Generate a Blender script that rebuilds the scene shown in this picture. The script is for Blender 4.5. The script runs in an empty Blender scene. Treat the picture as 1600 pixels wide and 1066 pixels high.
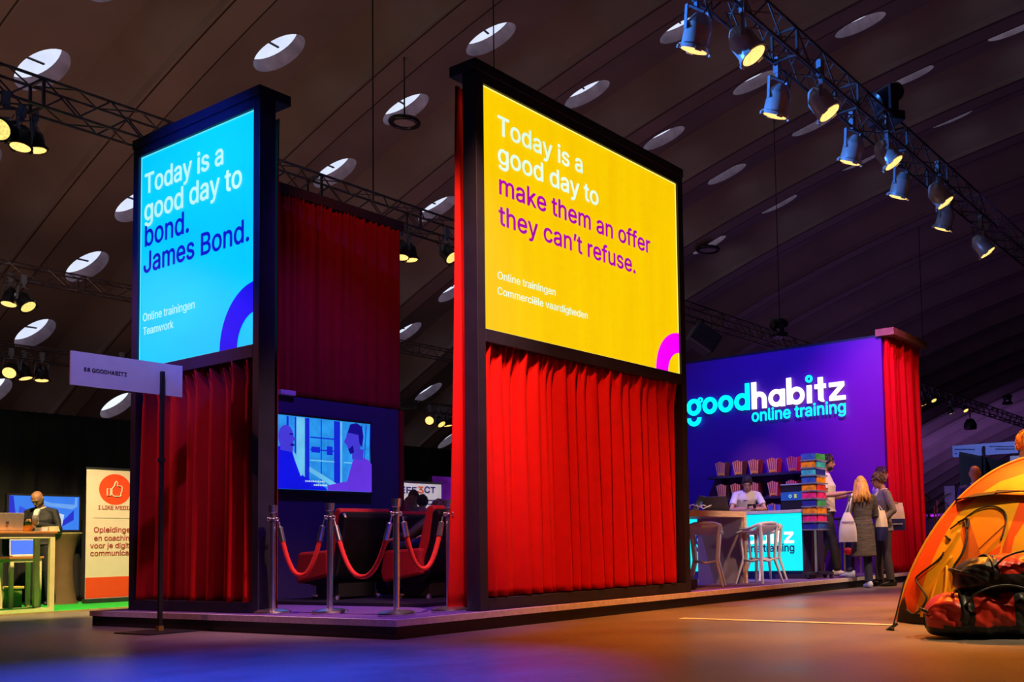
import bpy, bmesh, math, random, os
from math import sin, cos, pi, radians as R
import mathutils, mathutils.geometry
from mathutils import Vector, Matrix, Euler
from mathutils.bvhtree import BVHTree
sc = bpy.context.scene
COL = sc.collection
V = Vector
random.seed(7)

# ---------------------------------------------------------------- camera
F, CX, CY = 1561.3526, 1100.0, 757.7918          # focal length and principal point, in pixels of a 1600 x 1066 frame
CR = V((0.5429202644, -0.8394667649, -0.0230897633)); CU = V((-0.0387770452, -0.0525254188, 0.9978664345)); CW = V((0.8388885071, 0.5408665557, 0.0610691550))
CAM = V((0, 0, 0.69))
cd = bpy.data.cameras.new('camera'); cam = bpy.data.objects.new('camera', cd); COL.objects.link(cam)
cam.matrix_world = Matrix(((CR.x, CU.x, -CW.x, CAM.x), (CR.y, CU.y, -CW.y, CAM.y), (CR.z, CU.z, -CW.z, CAM.z), (0, 0, 0, 1)))
cd.sensor_width = 36; cd.sensor_fit = 'HORIZONTAL'; cd.lens = F/1600*36
cd.shift_x = (800-CX)/1600; cd.shift_y = (CY-533)/1600
cd.clip_start = .05; cd.clip_end = 500
sc.camera = cam
def at(px, py, ax, v):
    """the point of the hall on the plane axis=v that is seen at a pixel of the photograph"""
    d = CW + CR*((px-CX)/F) - CU*((py-CY)/F)
    return CAM + d*((v-CAM[ax])/d[ax])
def atd(px, py, z):
    return CAM + (CW + CR*((px-CX)/F) - CU*((py-CY)/F))*z

# ---------------------------------------------------------------- sky, exposure, lamps
w = bpy.data.worlds.new('sky'); sc.world = w; w.use_nodes = True
bg = w.node_tree.nodes['Background']; bg.inputs[0].default_value = (.80, .86, 1, 1); bg.inputs[1].default_value = 1.15
sc.view_settings.view_transform = 'Standard'; sc.view_settings.look = 'None'
sc.view_settings.exposure = 0; sc.view_settings.gamma = 1; sc.view_settings.use_curve_mapping = False
def aim(o, tgt):
    o.rotation_euler = (V(tgt)-o.location).to_track_quat('-Z', 'Y').to_euler()
def spot(name, loc, tgt, col, power, angle=40, blend=.5, size=.1):
    l = bpy.data.lights.new(name, 'SPOT'); l.color = col; l.energy = power; l.spot_size = R(angle); l.spot_blend = blend; l.shadow_soft_size = size
    o = bpy.data.objects.new(name, l); COL.objects.link(o); o.location = loc; aim(o, tgt); return o
def area(name, loc, tgt, col, power, sx, sy, spread=180):
    l = bpy.data.lights.new(name, 'AREA'); l.shape = 'RECTANGLE'; l.size = sx; l.size_y = sy; l.color = col; l.energy = power; l.spread = R(spread)
    o = bpy.data.objects.new(name, l); COL.objects.link(o); o.location = loc; aim(o, tgt); return o
WARM = (1, .55, .2); AMBER = (1, .38, .06); BLUE = (.06, .12, 1); PURP = (.45, .06, 1); RED = (1, .12, .05); WHITE = (1, .85, .7)
# stage spots of the nearest truss and an unseen rig over the visitors' side, added fills among them
spot('lamp front red', (3.2, 3.2, 7.6), (7.5, 6.5, 2.0), (1, .30, .10), 3300, 28, .9)
spot('lamp front floor', (11.0, 4.4, 7.4), (9.2, 3.3, 0), (1, .26, .015), 5600, 66, .8)
spot('lamp floor right', (15, 3.0, 8), (13.6, 4.6, 0), (1, .26, .03), 1500, 56, .8)
spot('lamp blue floor', (2.5, 4.5, 7), (3.0, 5.2, 0), (.02, .06, 1), 9000, 42, 1)
spot('lamp blue tower', (2.6, 13.6, 6.0), (5.5, 9.6, 1.2), (1, .22, .2), 620, 40, .8)
spot('lamp blue frame', (.5, 8.2, 6.8), (5.5, 9.6, 4.0), (.02, .08, 1), 5200, 30, .8)
spot('fill sign blue', (3.0, 6.5, 6.5), (4.85, 9.4, 2.4), (.42, .30, 1), 700, 20, .8)  # added fill that lifts the number board, no fixture of its own
spot('lamp counter', (9.9, 4.2, 6.6), (13.4, 7.4, .8), (1, .6, .35), 1900, 34, .7)
spot('lamp people', (14.2, 1.6, 6.4), (14.6, 6.6, 1.1), (1, .62, .38), 1300, 28, .7)
spot('lamp logo wall', (11.5, 7.5, 7.2), (16, 8.8, 2.4), (.03, .05, 1), 1700, 60, .8)
spot('lamp logo wall purple', (13.0, 5.4, 6.4), (16, 6.9, 2.9), (.8, .03, 1), 1500, 42, 1)
spot('lamp end curtain', (10.6, 3.4, 7.0), (16.8, 6.5, 2.7), (1, .30, .10), 1500, 24, .7)
spot('lamp alcove', (6.4, 7.6, 5.6), (7.4, 10.2, 1.6), (.22, .06, 1), 480, 70, .8)
spot('lamp drape red', (7.6, 8.2, 6.6), (8.2, 10.5, 4.6), RED, 110, 46, .9)
spot('lamp seats', (5.4, 4.4, 6.5), (6.4, 7.9, .9), (1, .50, .30), 2200, 34, .8)
spot('lamp tent', (6.6, -.6, 6.5), (8.4, 2.4, .6), (1, .74, .40), 2000, 44, .7)
spot('lamp stage blue', (9.5, 9.6, 7.0), (11.5, 7.0, .2), (.25, .12, 1), 1200, 70, .8)
spot('lamp stage violet', (5.0, 5.4, 7.0), (5.9, 7.6, .1), (.35, .10, 1), 1200, 34, .8)
spot('lamp lamps blue', (6.5, 13.6, 6.6), (12.5, 6.4, 7.0), (.06, .28, 1), 9000, 50, .8)
spot('lamp booth', (5.6, 12.4, 6.5), (7.0, 15.2, .9), (1, .72, .30), 4300, 52, .7)
spot('fill far banner', (12.0, 12.6, 6.5), (13.2, 15.6, 1.5), (1, .85, .85), 1800, 34, .7)  # added fill, brightens the distant roll-up banner
spot('lamp back booth', (17.5, 3.0, 7), (21.5, 6.2, 2.0), (.35, .45, 1), 1500, 40, .8)
area('fill vault left', (9, 21, 3.2), (14, 24, 13), (1, .50, .34), 170, 8, 5)  # the vault uplights are unseen additions that brighten the ceiling
area('fill vault middle', (22, 19, 3.5), (24, 19, 14), (.85, .34, .55), 75, 12, 4)
area('fill vault right', (42, 20, 3.5), (44, 16, 14), (.55, .24, 1), 130, 24, 5)
area('fill vault front', (24, 3, 8.5), (26, 6, 15), (.42, .25, 1), 32, 16, 4)
area('fill vault far right', (80, 30, 3), (86, 34, 10), (.50, .22, 1), 800, 30, 6)
spot('fill table low', (10.8, 2.6, 2.6), (12.2, 7.6, .7), (1, .72, .72), 420, 26, .7)  # added low fill for the panel leg, no stand lamp there
spot('fill shelves', (12.4, 9.4, 5.6), (15.9, 9.1, 1.5), (1, .5, .25), 520, 22, .8)  # added warm fill to brighten the popcorn boxes


# ---------------------------------------------------------------- materials
def S(r, g, b):
    f = lambda c: (c/255/12.92) if c <= 10 else ((c/255+.055)/1.055)**2.4
    return (f(r), f(g), f(b))
MATS = {}
def mat(name, col, rough=.6, metal=0, emit=0, var=.12, scale=9, bump=0, sheen=0, ecol=None, spec=.5, stretch=None):
    """procedural surface: a base colour broken up by noise, optional noise bump, optional own light"""
    if name in MATS: return MATS[name]
    m = bpy.data.materials.new(name); m.use_nodes = True; nt = m.node_tree; N = nt.nodes; L = nt.links
    b = N['Principled BSDF']; b.inputs['Roughness'].default_value = rough; b.inputs['Metallic'].default_value = metal
    b.inputs['Specular IOR Level'].default_value = spec
    tc = N.new('ShaderNodeTexCoord'); nz = N.new('ShaderNodeTexNoise'); nz.inputs['Scale'].default_value = scale; nz.inputs['Detail'].default_value = 4
    if stretch:
        mp = N.new('ShaderNodeMapping'); mp.inputs['Scale'].default_value = stretch; L.new(tc.outputs['Object'], mp.inputs[0]); L.new(mp.outputs[0], nz.inputs['Vector'])
    else: L.new(tc.outputs['Object'], nz.inputs['Vector'])
    cr = N.new('ShaderNodeValToRGB'); cr.color_ramp.elements[0].position = .3; cr.color_ramp.elements[1].position = .7
    cr.color_ramp.elements[0].color = (*[c*(1-var) for c in col], 1); cr.color_ramp.elements[1].color = (*[min(1, c*(1+var)) for c in col], 1)
    L.new(nz.outputs['Fac'], cr.inputs[0]); L.new(cr.outputs[0], b.inputs['Base Color'])
    if bump:
        bp = N.new('ShaderNodeBump'); bp.inputs['Strength'].default_value = bump; bp.inputs['Distance'].default_value = .02
        L.new(nz.outputs['Fac'], bp.inputs['Height']); L.new(bp.outputs[0], b.inputs['Normal'])
    if sheen:
        b.inputs['Sheen Weight'].default_value = sheen; b.inputs['Sheen Roughness'].default_value = .4; b.inputs['Sheen Tint'].default_value = (*[min(1, c*2+.1) for c in col], 1)
    if emit:
        for l_ in list(b.inputs['Base Color'].links): L.remove(l_)
        b.inputs['Base Color'].default_value = (.015, .015, .015, 1)
        if ecol is None: L.new(cr.outputs[0], b.inputs['Emission Color'])
        else: b.inputs['Emission Color'].default_value = (*ecol, 1)
        b.inputs['Emission Strength'].default_value = emit
    MATS[name] = m; return m

# ---------------------------------------------------------------- mesh building
class MB:
    def __init__(s): s.bm = bmesh.new(); s.mi = 0
    def face(s, vs):
        try: f = s.bm.faces.new(vs); f.material_index = s.mi; return f
        except ValueError: return None
    def v(s, p): return s.bm.verts.new(p)
    def hexa(s, c8):
        q = [s.v(p) for p in c8]
        for i in ((3, 2, 1, 0), (4, 5, 6, 7), (0, 1, 5, 4), (1, 2, 6, 5), (2, 3, 7, 6), (3, 0, 4, 7)): s.face([q[k] for k in i])
        return s
    def box(s, lo, hi):
        (a, b, c), (d, e, f) = lo, hi
        return s.hexa([(a, b, c), (d, b, c), (d, e, c), (a, e, c), (a, b, f), (d, b, f), (d, e, f), (a, e, f)])
    def obox(s, c, X, Y, Z):
        """box about c with half-extent vectors X Y Z"""
        c, X, Y, Z = V(c), V(X), V(Y), V(Z)
        return s.hexa([c-X-Y-Z, c+X-Y-Z, c+X+Y-Z, c-X+Y-Z, c-X-Y+Z, c+X-Y+Z, c+X+Y+Z, c-X+Y+Z])
    def bar(s, p, q, a, b, up=(0, 0, 1)):
        p, q = V(p), V(q); d = (q-p).normalized(); up = V(up)
        if abs(d.dot(up)) > .98: up = V((0, 1, 0))
        x = d.cross(up).normalized(); y = x.cross(d)
        return s.obox((p+q)/2, x*a/2, (q-p)/2, y*b/2)
    def loft(s, rings, n=16, cap=True, sq=1):
        """rings of (centre, U, V) ; sq>1 squares the section"""
        rows = []
        for c, U, W in rings:
            c, U, W = V(c), V(U), V(W); row = []
            for k in range(n):
                t = 2*pi*k/n; cx, sy = cos(t), sin(t)
                if sq != 1: cx = math.copysign(abs(cx)**(1/sq), cx); sy = math.copysign(abs(sy)**(1/sq), sy)
                row.append(s.v(c+U*cx+W*sy))
            rows.append(row)
        for a, b in zip(rows, rows[1:]):
            for k in range(n): s.face([a[k], a[(k+1) % n], b[(k+1) % n], b[k]])
        if cap: s.face(rows[0][::-1]); s.face(rows[-1])
        return s
    def tube(s, pts, r, n=8, closed=False, flat=1):
        pts = [V(p) for p in pts]; m = len(pts); rr = r if isinstance(r, (list, tuple)) else [r]*m
        rings = []; u = None
        for i, p in enumerate(pts):
            if closed: d = pts[(i+1) % m]-pts[i-1]
            else: d = pts[min(i+1, m-1)]-pts[max(i-1, 0)]
            d.normalize()
            if u is None:
                u = d.cross(V((0, 0, 1)))
                if u.length < .05: u = d.cross(V((0, 1, 0)))
            u = (u-d*u.dot(d)).normalized(); rings.append((p, u*rr[i], d.cross(u)*rr[i]*flat))
        if closed:
            rows = [[s.v(c+U*cos(2*pi*k/n)+W*sin(2*pi*k/n)) for k in range(n)] for c, U, W in rings]
            for i in range(m):
                a, b = rows[i], rows[(i+1) % m]
                for k in range(n): s.face([a[k], a[(k+1) % n], b[(k+1) % n], b[k]])
            return s
        return s.loft(rings, n)
    def lathe(s, prof, c=(0, 0, 0), axis=(0, 0, 1), n=24):
        c, ax = V(c), V(axis).normalized(); u = ax.cross(V((0, 1, 0)))
        if u.length < .1: u = ax.cross(V((1, 0, 0)))
        u.normalize(); w_ = ax.cross(u)
        return s.loft([(c+ax*z, u*max(r, 1e-4), w_*max(r, 1e-4)) for r, z in prof], n)
    def ball(s, c, r, nu=16, nv=10):
        if not isinstance(r, (tuple, list)): r = (r, r, r)
        c = V(c)
        return s.loft([(c+V((0, 0, -r[2]*cos(pi*j/nv))), V((r[0]*max(sin(pi*j/nv), .02), 0, 0)), V((0, r[1]*max(sin(pi*j/nv), .02), 0))) for j in range(nv+1)], nu)
    def prism(s, poly, o, ux, uy, t):
        """2-D polygon laid on o + x*ux + y*uy and thickened by the vector t"""
        o, ux, uy, t = V(o), V(ux), V(uy), V(t)
        a = [s.v(o+ux*x+uy*y) for x, y in poly]; b = [s.v(p.co+t) for p in a]; n = len(poly)
        s.face(a[::-1]); s.face(b)
        for k in range(n): s.face([a[k], a[(k+1) % n], b[(k+1) % n], b[k]])
        return s
    def band(s, outer, inner, o, ux, uy, t, close=True):
        """a flat ring between two point lists of the same length, thickened by t"""
        o, ux, uy, t = V(o), V(ux), V(uy), V(t); n = len(outer)
        A = [s.v(o+ux*x+uy*y) for x, y in outer]; B = [s.v(o+ux*x+uy*y) for x, y in inner]
        C = [s.v(p.co+t) for p in A]; D = [s.v(p.co+t) for p in B]
        for k in range(n if close else n-1):
            j = (k+1) % n
            s.face([A[k], B[k], B[j], A[j]]); s.face([C[k], C[j], D[j], D[k]]); s.face([A[k], A[j], C[j], C[k]]); s.face([B[k], D[k], D[j], B[j]])
        if not close:
            s.face([A[0], C[0], D[0], B[0]]); s.face([A[-1], B[-1], D[-1], C[-1]])
        return s
    def grid(s, fn, nu, nv, mi=None):
        rows = [[s.v(fn(i/nu, j/nv)) for j in range(nv+1)] for i in range(nu+1)]
        for i in range(nu):
            for j in range(nv):
                f = s.face([rows[i][j], rows[i+1][j], rows[i+1][j+1], rows[i][j+1]])
                if mi and f: f.material_index = mi((i+.5)/nu, (j+.5)/nv)
        return s
    def build(s, name, mats, parent=None, world=True, smooth=False, bevel=0, solid=0):
        if parent is not None and world: s.bm.transform(chain(parent).inverted())
        bmesh.ops.recalc_face_normals(s.bm, faces=s.bm.faces[:])
        me = bpy.data.meshes.new(name); s.bm.to_mesh(me); s.bm.free()
        return link(name, me, mats, parent, smooth, bevel, solid)
def link(name, me, mats, parent=None, smooth=False, bevel=0, solid=0):
    for m in (mats if isinstance(mats, (list, tuple)) else [mats]): me.materials.append(m)
    if smooth:
        me.polygons.foreach_set('use_smooth', [True]*len(me.polygons))
        if smooth == 'auto': me.set_sharp_from_angle(angle=R(40))
    o = bpy.data.objects.new(name, me); COL.objects.link(o)
    if parent is not None: o.parent = parent
    if bevel:
        b = o.modifiers.new('edge', 'BEVEL'); b.width = bevel; b.segments = 2; b.limit_method = 'ANGLE'
    if solid:
        b = o.modifiers.new('thick', 'SOLIDIFY'); b.thickness = solid
    return o
def smooth_path(pts, n=6):
    """Catmull-Rom points through a coarse path"""
    pts = [V(p) for p in pts]; q = [pts[0]*2-pts[1]]+pts+[pts[-1]*2-pts[-2]]; out = []
    for a, b, c, d in zip(q, q[1:], q[2:], q[3:]):
        for i in range(n):
            t = i/n; out.append((b*2+(c-a)*t+(a*2-b*5+c*4-d)*t*t+(b*3-a-c*3+d)*t**3)*.5)
    return out+[pts[-1]]
def chain(o):
    m = Matrix.Translation(o.location) @ o.rotation_euler.to_matrix().to_4x4()
    return chain(o.parent) @ m if o.parent else m
def tag(o, label=None, cat=None, group=None, kind=None):
    if label: o['label'] = label
    if cat: o['category'] = cat
    if group: o['group'] = group
    if kind: o['kind'] = kind
    return o
def thing(name, label, cat, loc=(0, 0, 0), rz=0, group=None):
    o = bpy.data.objects.new(name, None); COL.objects.link(o); o.location = loc; o.rotation_euler = (0, 0, rz); o.empty_display_size = .2
    return tag(o, label, cat, group)
def dup(root, loc, rz=0, label=None, group=None):
    r = root.copy(); COL.objects.link(r); r.location = loc; r.rotation_euler = (0, 0, rz) if not isinstance(rz, tuple) else rz
    tag(r, label, None, group)
    for ch in list(root.children):
        c = ch.copy(); COL.objects.link(c); c.parent = r
        for g in list(ch.children):
            d = g.copy(); COL.objects.link(d); d.parent = c
    return r
def evaluated(o, name):
    """the finished mesh of a temporary object, which is then removed"""
    dg = bpy.context.evaluated_depsgraph_get(); dg.update()
    me = bpy.data.meshes.new_from_object(o.evaluated_get(dg)); me.name = name; me.materials.clear()
    bpy.data.objects.remove(o); return me
FONT = None
try: FONT = bpy.data.fonts.load(os.path.join(bpy.utils.system_resource('DATAFILES'), 'fonts', 'Inter.woff2'))
except Exception: FONT = None
def lettering(name, body, m, o, ux, uy, width, parent, bold=.0, depth=.006, height=None, tall=1):
    """raised or printed letters: baseline starts at o and runs along ux, scaled to the given width"""
    c = bpy.data.curves.new(name, 'FONT'); c.body = body; c.size = 1; c.resolution_u = 4; c.fill_mode = 'NONE'
    if FONT: c.font = FONT
    t = bpy.data.objects.new(name, c); COL.objects.link(t); me = evaluated(t, name)
    xs = [v.co.x for v in me.vertices]; x0, x1 = min(xs), max(xs); k = width/(x1-x0); ky = k*tall if height is None else height/(max(v.co.y for v in me.vertices))
    o, ux, uy = V(o), V(ux).normalized(), V(uy).normalized(); n = ux.cross(uy)
    inv = chain(parent).inverted() if parent is not None else Matrix()
    # every closed stroke outline is filled by itself with the counters that lie in it, so overlapping strokes stay solid
    nb = {}
    for e in me.edges: a, b = e.vertices; nb.setdefault(a, []).append(b); nb.setdefault(b, []).append(a)
    co = [(v.co.x, v.co.y) for v in me.vertices]; bpy.data.meshes.remove(me); loops, used = [], set()
    for s_ in nb:
        if s_ in used: continue
        lp, prev, cur = [], None, s_
        while cur not in used:
            used.add(cur); lp.append(cur); nx = [q for q in nb[cur] if q != prev and q not in used]
            if not nx: break
            prev, cur = cur, nx[0]
        if len(lp) > 2: loops.append(lp)
    def area2(lp): return sum(co[a][0]*co[b][1]-co[b][0]*co[a][1] for a, b in zip(lp, lp[1:]+lp[:1]))
    def within(p, lp):
        c_ = False
        for a, b in zip(lp, lp[1:]+lp[:1]):
            (xi, yi), (xj, yj) = co[a], co[b]
            if (yi > p[1]) != (yj > p[1]) and p[0] < (xj-xi)*(p[1]-yi)/(yj-yi)+xi: c_ = not c_
        return c_
    depth_ = [sum(within(co[lp[0]], o2) for o2 in loops if o2 is not lp and abs(area2(o2)) > abs(area2(lp))) for lp in loops]
    src, pol = [], []; big = max(loops, key=lambda q: abs(area2(q)))
    # edge order may come out either way round, so a counter is told by lying inside one larger outline of its own letter
    for lp, dp in zip(loops, depth_):
        if dp % 2: continue
        holes_ = [h for h, hd in zip(loops, depth_) if hd == dp+1 and within(co[h[0]], lp)]
        b = len(src); flat = lp+[i for h in holes_ for i in h]; src += [co[i] for i in flat]
        pol += [tuple(b+i for i in tri) for tri in mathutils.geometry.tessellate_polygon([[V((*co[i], 0)) for i in q] for q in [lp]+holes_])]
    ring_ = [(0, 0)]+([(bold*cos(a*pi/4), bold*sin(a*pi/4)) for a in range(8)] if bold else [])         # heavier strokes: the outline struck again all round
    vs, fs = [], []
    for i, (dx, dy) in enumerate(ring_):
        b = len(vs); vs += [inv @ (o+ux*(x-x0+dx)*k+uy*(y+dy)*ky+n*(depth+.00025*i)) for x, y in src]; fs += [tuple(q+b for q in p) for p in pol]
    me = bpy.data.meshes.new(name); me.from_pydata(vs, [], fs)
    return link(name, me, m, parent)
def remesh(mb, name, mats, parent, voxel=.01, smooth=3):
    """fuse overlapping lumps into one continuous skin"""
    bmesh.ops.recalc_face_normals(mb.bm, faces=mb.bm.faces[:])
    me = bpy.data.meshes.new('t'); mb.bm.to_mesh(me); mb.bm.free()
    t = bpy.data.objects.new('t', me); COL.objects.link(t)
    q = t.modifiers.new('r', 'REMESH'); q.mode = 'VOXEL'; q.voxel_size = voxel
    if smooth:
        q = t.modifiers.new('s', 'SMOOTH'); q.factor = .5; q.iterations = smooth
    me2 = evaluated(t, name); bpy.data.meshes.remove(me)
    return link(name, me2, mats, parent, smooth=True)
# ---------------------------------------------------------------- the hall: floor, folded concrete vault with round skylights, end walls
def floor_material():
    m = bpy.data.materials.new('worn concrete'); m.use_nodes = True; nt = m.node_tree; N = nt.nodes; L = nt.links; b = N['Principled BSDF']
    tc = N.new('ShaderNodeTexCoord'); n1 = N.new('ShaderNodeTexNoise'); n1.inputs['Scale'].default_value = .55; n1.inputs['Detail'].default_value = 8; n1.inputs['Roughness'].default_value = .62
    n2 = N.new('ShaderNodeTexNoise'); n2.inputs['Scale'].default_value = 22; n2.inputs['Detail'].default_value = 5
    for n in (n1, n2): L.new(tc.outputs['Object'], n.inputs['Vector'])
    mx = N.new('ShaderNodeMath'); mx.operation = 'MULTIPLY_ADD'; mx.inputs[1].default_value = .35; L.new(n2.outputs[0], mx.inputs[0]); L.new(n1.outputs[0], mx.inputs[2])
    cr = N.new('ShaderNodeValToRGB'); e = cr.color_ramp.elements; e[0].position = .45; e[0].color = (.10, .08, .07, 1); e[1].position = .85; e[1].color = (.23, .195, .175, 1)
    L.new(mx.outputs[0], cr.inputs[0]); L.new(cr.outputs[0], b.inputs['Base Color'])
    rr = N.new('ShaderNodeMapRange'); rr.inputs[1].default_value = .4; rr.inputs[2].default_value = .9; rr.inputs[3].default_value = .30; rr.inputs[4].default_value = .48
    L.new(mx.outputs[0], rr.inputs[0]); L.new(rr.outputs[0], b.inputs['Roughness'])
    bp = N.new('ShaderNodeBump'); bp.inputs['Strength'].default_value = .12; bp.inputs['Distance'].default_value = .02; L.new(n2.outputs[0], bp.inputs['Height']); L.new(bp.outputs[0], b.inputs['Normal'])
    return m
mb = MB(); mb.grid(lambda u, v: (-9+190*u, -49+97*v, 0), 8, 8); tag(mb.build('floor', floor_material()), kind='structure')

CONC = mat('cast concrete', (.30, .245, .22), rough=.9, var=.12, scale=.5, bump=.15)
CONC_IN = mat('pale concrete reveal', (.34, .26, .31), rough=.9, var=.25, scale=3, bump=.3)
def vz(y): return 16.75-.00734*(y+1)**2
BAY = 4.0; X0 = 18.8-1.55                                   # a rib ends at X0 + 4 i, the skylights stand 1.55 m beyond it
SA = .23; XP = 2.5
PR = [(XP, SA*XP), (3.15, -.30), (3.2, -.45), (BAY, -.45)]  # the fold over its bay: shell, falling side, flat rib
def prof(x):
    if x <= XP: return SA*x
    for (a, b), (c, d) in zip(PR, PR[1:]):
        if x <= c: return b+(d-b)*(x-a)/(c-a)
    return -.45
ROWS_Y = [8.0, 11.4, 15.0, 18.55, 21.9, 25.05, 28.5, 31.3, 34.5, 37.4]
bnd = [6.2]+[(a+b)/2 for a, b in zip(ROWS_Y, ROWS_Y[1:])]+[39]
RX, RY, THK = .52, .80, .33
mc = MB(); holes = []
def P3(i, x, y): return V((X0+BAY*i+x, y, vz(y)+prof(x)))
def strip(mb, i, x0, x1, y0, y1, n):
    rows = [[mb.v(P3(i, x, y0+(y1-y0)*k/n)) for k in range(n+1)] for x in (x0, x1)]
    for k in range(n): mb.face([rows[0][k], rows[1][k], rows[1][k+1], rows[0][k+1]])
mt = MB()
for i in range(-7, 41):
    near = -4 <= i <= 4
    for (a, _), (b, _) in zip(PR, PR[1:]): strip(mc, i, a-.004, b, -49, 6.2, 60); strip(mc, i, a-.004, b, 6.2, 39, 120 if near else 60); strip(mc, i, a-.004, b, 39, 47.4, 12)
    for y0, y1, n in ((-49, 6.2, 60), (6.2, 39, 120 if near else 60), (39, 47.4, 12)):            # upright side of the rib
        for k in range(n):
            a, b = y0+(y1-y0)*k/n, y0+(y1-y0)*(k+1)/n; x = X0+BAY*(i+1); mc.face([mc.v((x, a, vz(a)-.45)), mc.v((x, b, vz(b)-.45)), mc.v((x, b, vz(b)+.01)), mc.v((x, a, vz(a)+.01))])
    if -5 <= i <= 24:                                                    # dark open joints along the rib
        mc.mi = 2
        for xa in (3.27, 3.95):
            for k in range(66):
                a, b = 6+.5*k, 6.5+.5*k; x = X0+BAY*i+xa; mc.face([mc.v((x, a, vz(a)-.453)), mc.v((x+.035, a, vz(a)-.453)), mc.v((x+.035, b, vz(b)-.453)), mc.v((x, b, vz(b)-.453))])
        mc.mi = 0
    strip(mc, i, 0, XP, -49, 6.2, 60); strip(mc, i, 0, XP, 39, 47.4, 12)
    if not near: strip(mc, i, 0, XP, 6.2, 39, 60)
    else:
        for j, yc in enumerate(ROWS_Y):
            y0, y1 = bnd[j], bnd[j+1]; hx = XP/2; hc_ = 1.55; M = 32
            ci, co_, tp = [], [], []
            sl = -.00734*2*(yc+1); nrm = V((-SA, -sl, 1)).normalized(); axis = V((-.62, -sl*.6, 1)).normalized(); ry = RY/math.sqrt(1+sl*sl); rx = RX/math.sqrt(1+SA*SA)
            for k in range(M):
                t = 2*pi*(k+.5)/M; c, s_ = cos(t), sin(t)
                q = max(abs(c), abs(s_)); ex, ey = c/q, s_/q
                X = hx+hx*ex; Y = yc+((y1-yc) if ey > 0 else (yc-y0))*ey
                co_.append(mc.v(P3(i, X, Y)))
                p = P3(i, hc_+rx*c, yc+ry*s_); ci.append(mc.v(p)); tp.append(mc.v(p+axis*THK))
            for k in range(M):
                l = (k+1) % M; mc.face([co_[k], co_[l], ci[l], ci[k]])
                mc.mi = 1; mc.face([ci[k], ci[l], tp[l], tp[k]]); mc.mi = 0
            # corners of the cell between neighbouring outline points
            for (sx, sy, a, b) in ((1, 1, 3, 4), (-1, 1, 11, 12), (-1, -1, 19, 20), (1, -1, 27, 28)):
                p = mc.v(P3(i, hx+hx*sx, y1 if sy > 0 else y0)); mc.face([co_[a], p, co_[b]])
            holes.append((i, j, P3(i, hc_, yc)+axis*(THK-.02), nrm, rx, ry))
tag(mc.build('ceiling', [CONC, CONC_IN, mat('dark concrete joint', (.04, .03, .03), rough=.9)], smooth=False), kind='structure')
# glazing of the skylights: a clear pane and one glazing bar each
def pane_material():
    m = bpy.data.materials.new('skylight glass'); m.use_nodes = True; N = m.node_tree.nodes; L = m.node_tree.links; N.remove(N['Principled BSDF'])
    t = N.new('ShaderNodeBsdfTransparent'); g = N.new('ShaderNodeBsdfGlossy'); g.inputs['Roughness'].default_value = .2; mx = N.new('ShaderNodeMixShader')
    nz = N.new('ShaderNodeTexNoise'); nz.inputs['Scale'].default_value = 3; r = N.new('ShaderNodeValToRGB'); r.color_ramp.elements[0].color = (.86, .88, .95, 1); r.color_ramp.elements[1].color = (1, 1, 1, 1)
    L.new(nz.outputs[0], r.inputs[0]); L.new(r.outputs[0], t.inputs[0]); mx.inputs[0].default_value = .04
    L.new(t.outputs[0], mx.inputs[1]); L.new(g.outputs[0], mx.inputs[2]); L.new(mx.outputs[0], N['Material Output'].inputs[0]); return m
PANE = pane_material(); BARM = mat('dark glazing bar', (.10, .10, .14), rough=.6)
seen = [(-2, 3), (-2, 4), (-2, 5), (-2, 6), (-1, 3), (-1, 4), (-1, 5), (-1, 6), (-1, 7), (-1, 8), (0, 2), (0, 3), (0, 4), (0, 5), (0, 6), (1, 1), (1, 2), (1, 3), (1, 5), (2, 1), (2, 2), (2, 3), (2, 6), (2, 7), (3, 1), (3, 2), (3, 3), (3, 8), (4, 1), (4, 2), (4, 3), (1, 7), (0, 7), (0, 8), (1, 6)]
wn = 0
for (i, j, c, nrm, rx, ry) in holes:
    if (i, j) not in seen: continue
    wn += 1; ex = V((1, 0, SA)).normalized(); ey = nrm.cross(ex); top = c
    mb = MB(); mb.prism([(RX*1.03*cos(2*pi*k/28), RY*1.03*sin(2*pi*k/28)) for k in range(28)], top, ex, ey, nrm*.012)
    o = tag(mb.build('window_%d' % wn, PANE), kind='structure')
    mb = MB(); mb.bar(top-ex*RX*.55+ey*.08-ey*.10, top+ex*RX*.55+ey*.08+ey*.10, .05, .03, nrm); mb.build('glazing_bar', BARM, o)
WALLM = mat('dark end wall', (.05, .045, .05), rough=.9)
mb = MB(); mb.box((-9.3, -49, 0), (-9, 47.5, 18.4)); tag(mb.build('wall_left', WALLM), kind='structure')
mb = MB(); mb.box((181, -49, 0), (181.3, 47.5, 18.4)); tag(mb.build('wall_right', WALLM), kind='structure')
TAPE = mat('pale floor tape', (.75, .68, .55), rough=.5, var=.3, scale=6)
a, b = at(1065, 966.5, 2, .002), at(1398, 977, 2, .002); mb = MB(); d = (b-a).normalized(); nn = V((-d.y, d.x, 0))*.05
mb.hexa([a-nn, b-nn, b+nn, a+nn, a-nn+V((0, 0, .003)), b-nn+V((0, 0, .003)), b+nn+V((0, 0, .003)), a+nn+V((0, 0, .003))])
tag(mb.build('floor_tape', TAPE), 'pale tape line across the concrete floor before the stage', 'tape')
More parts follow.
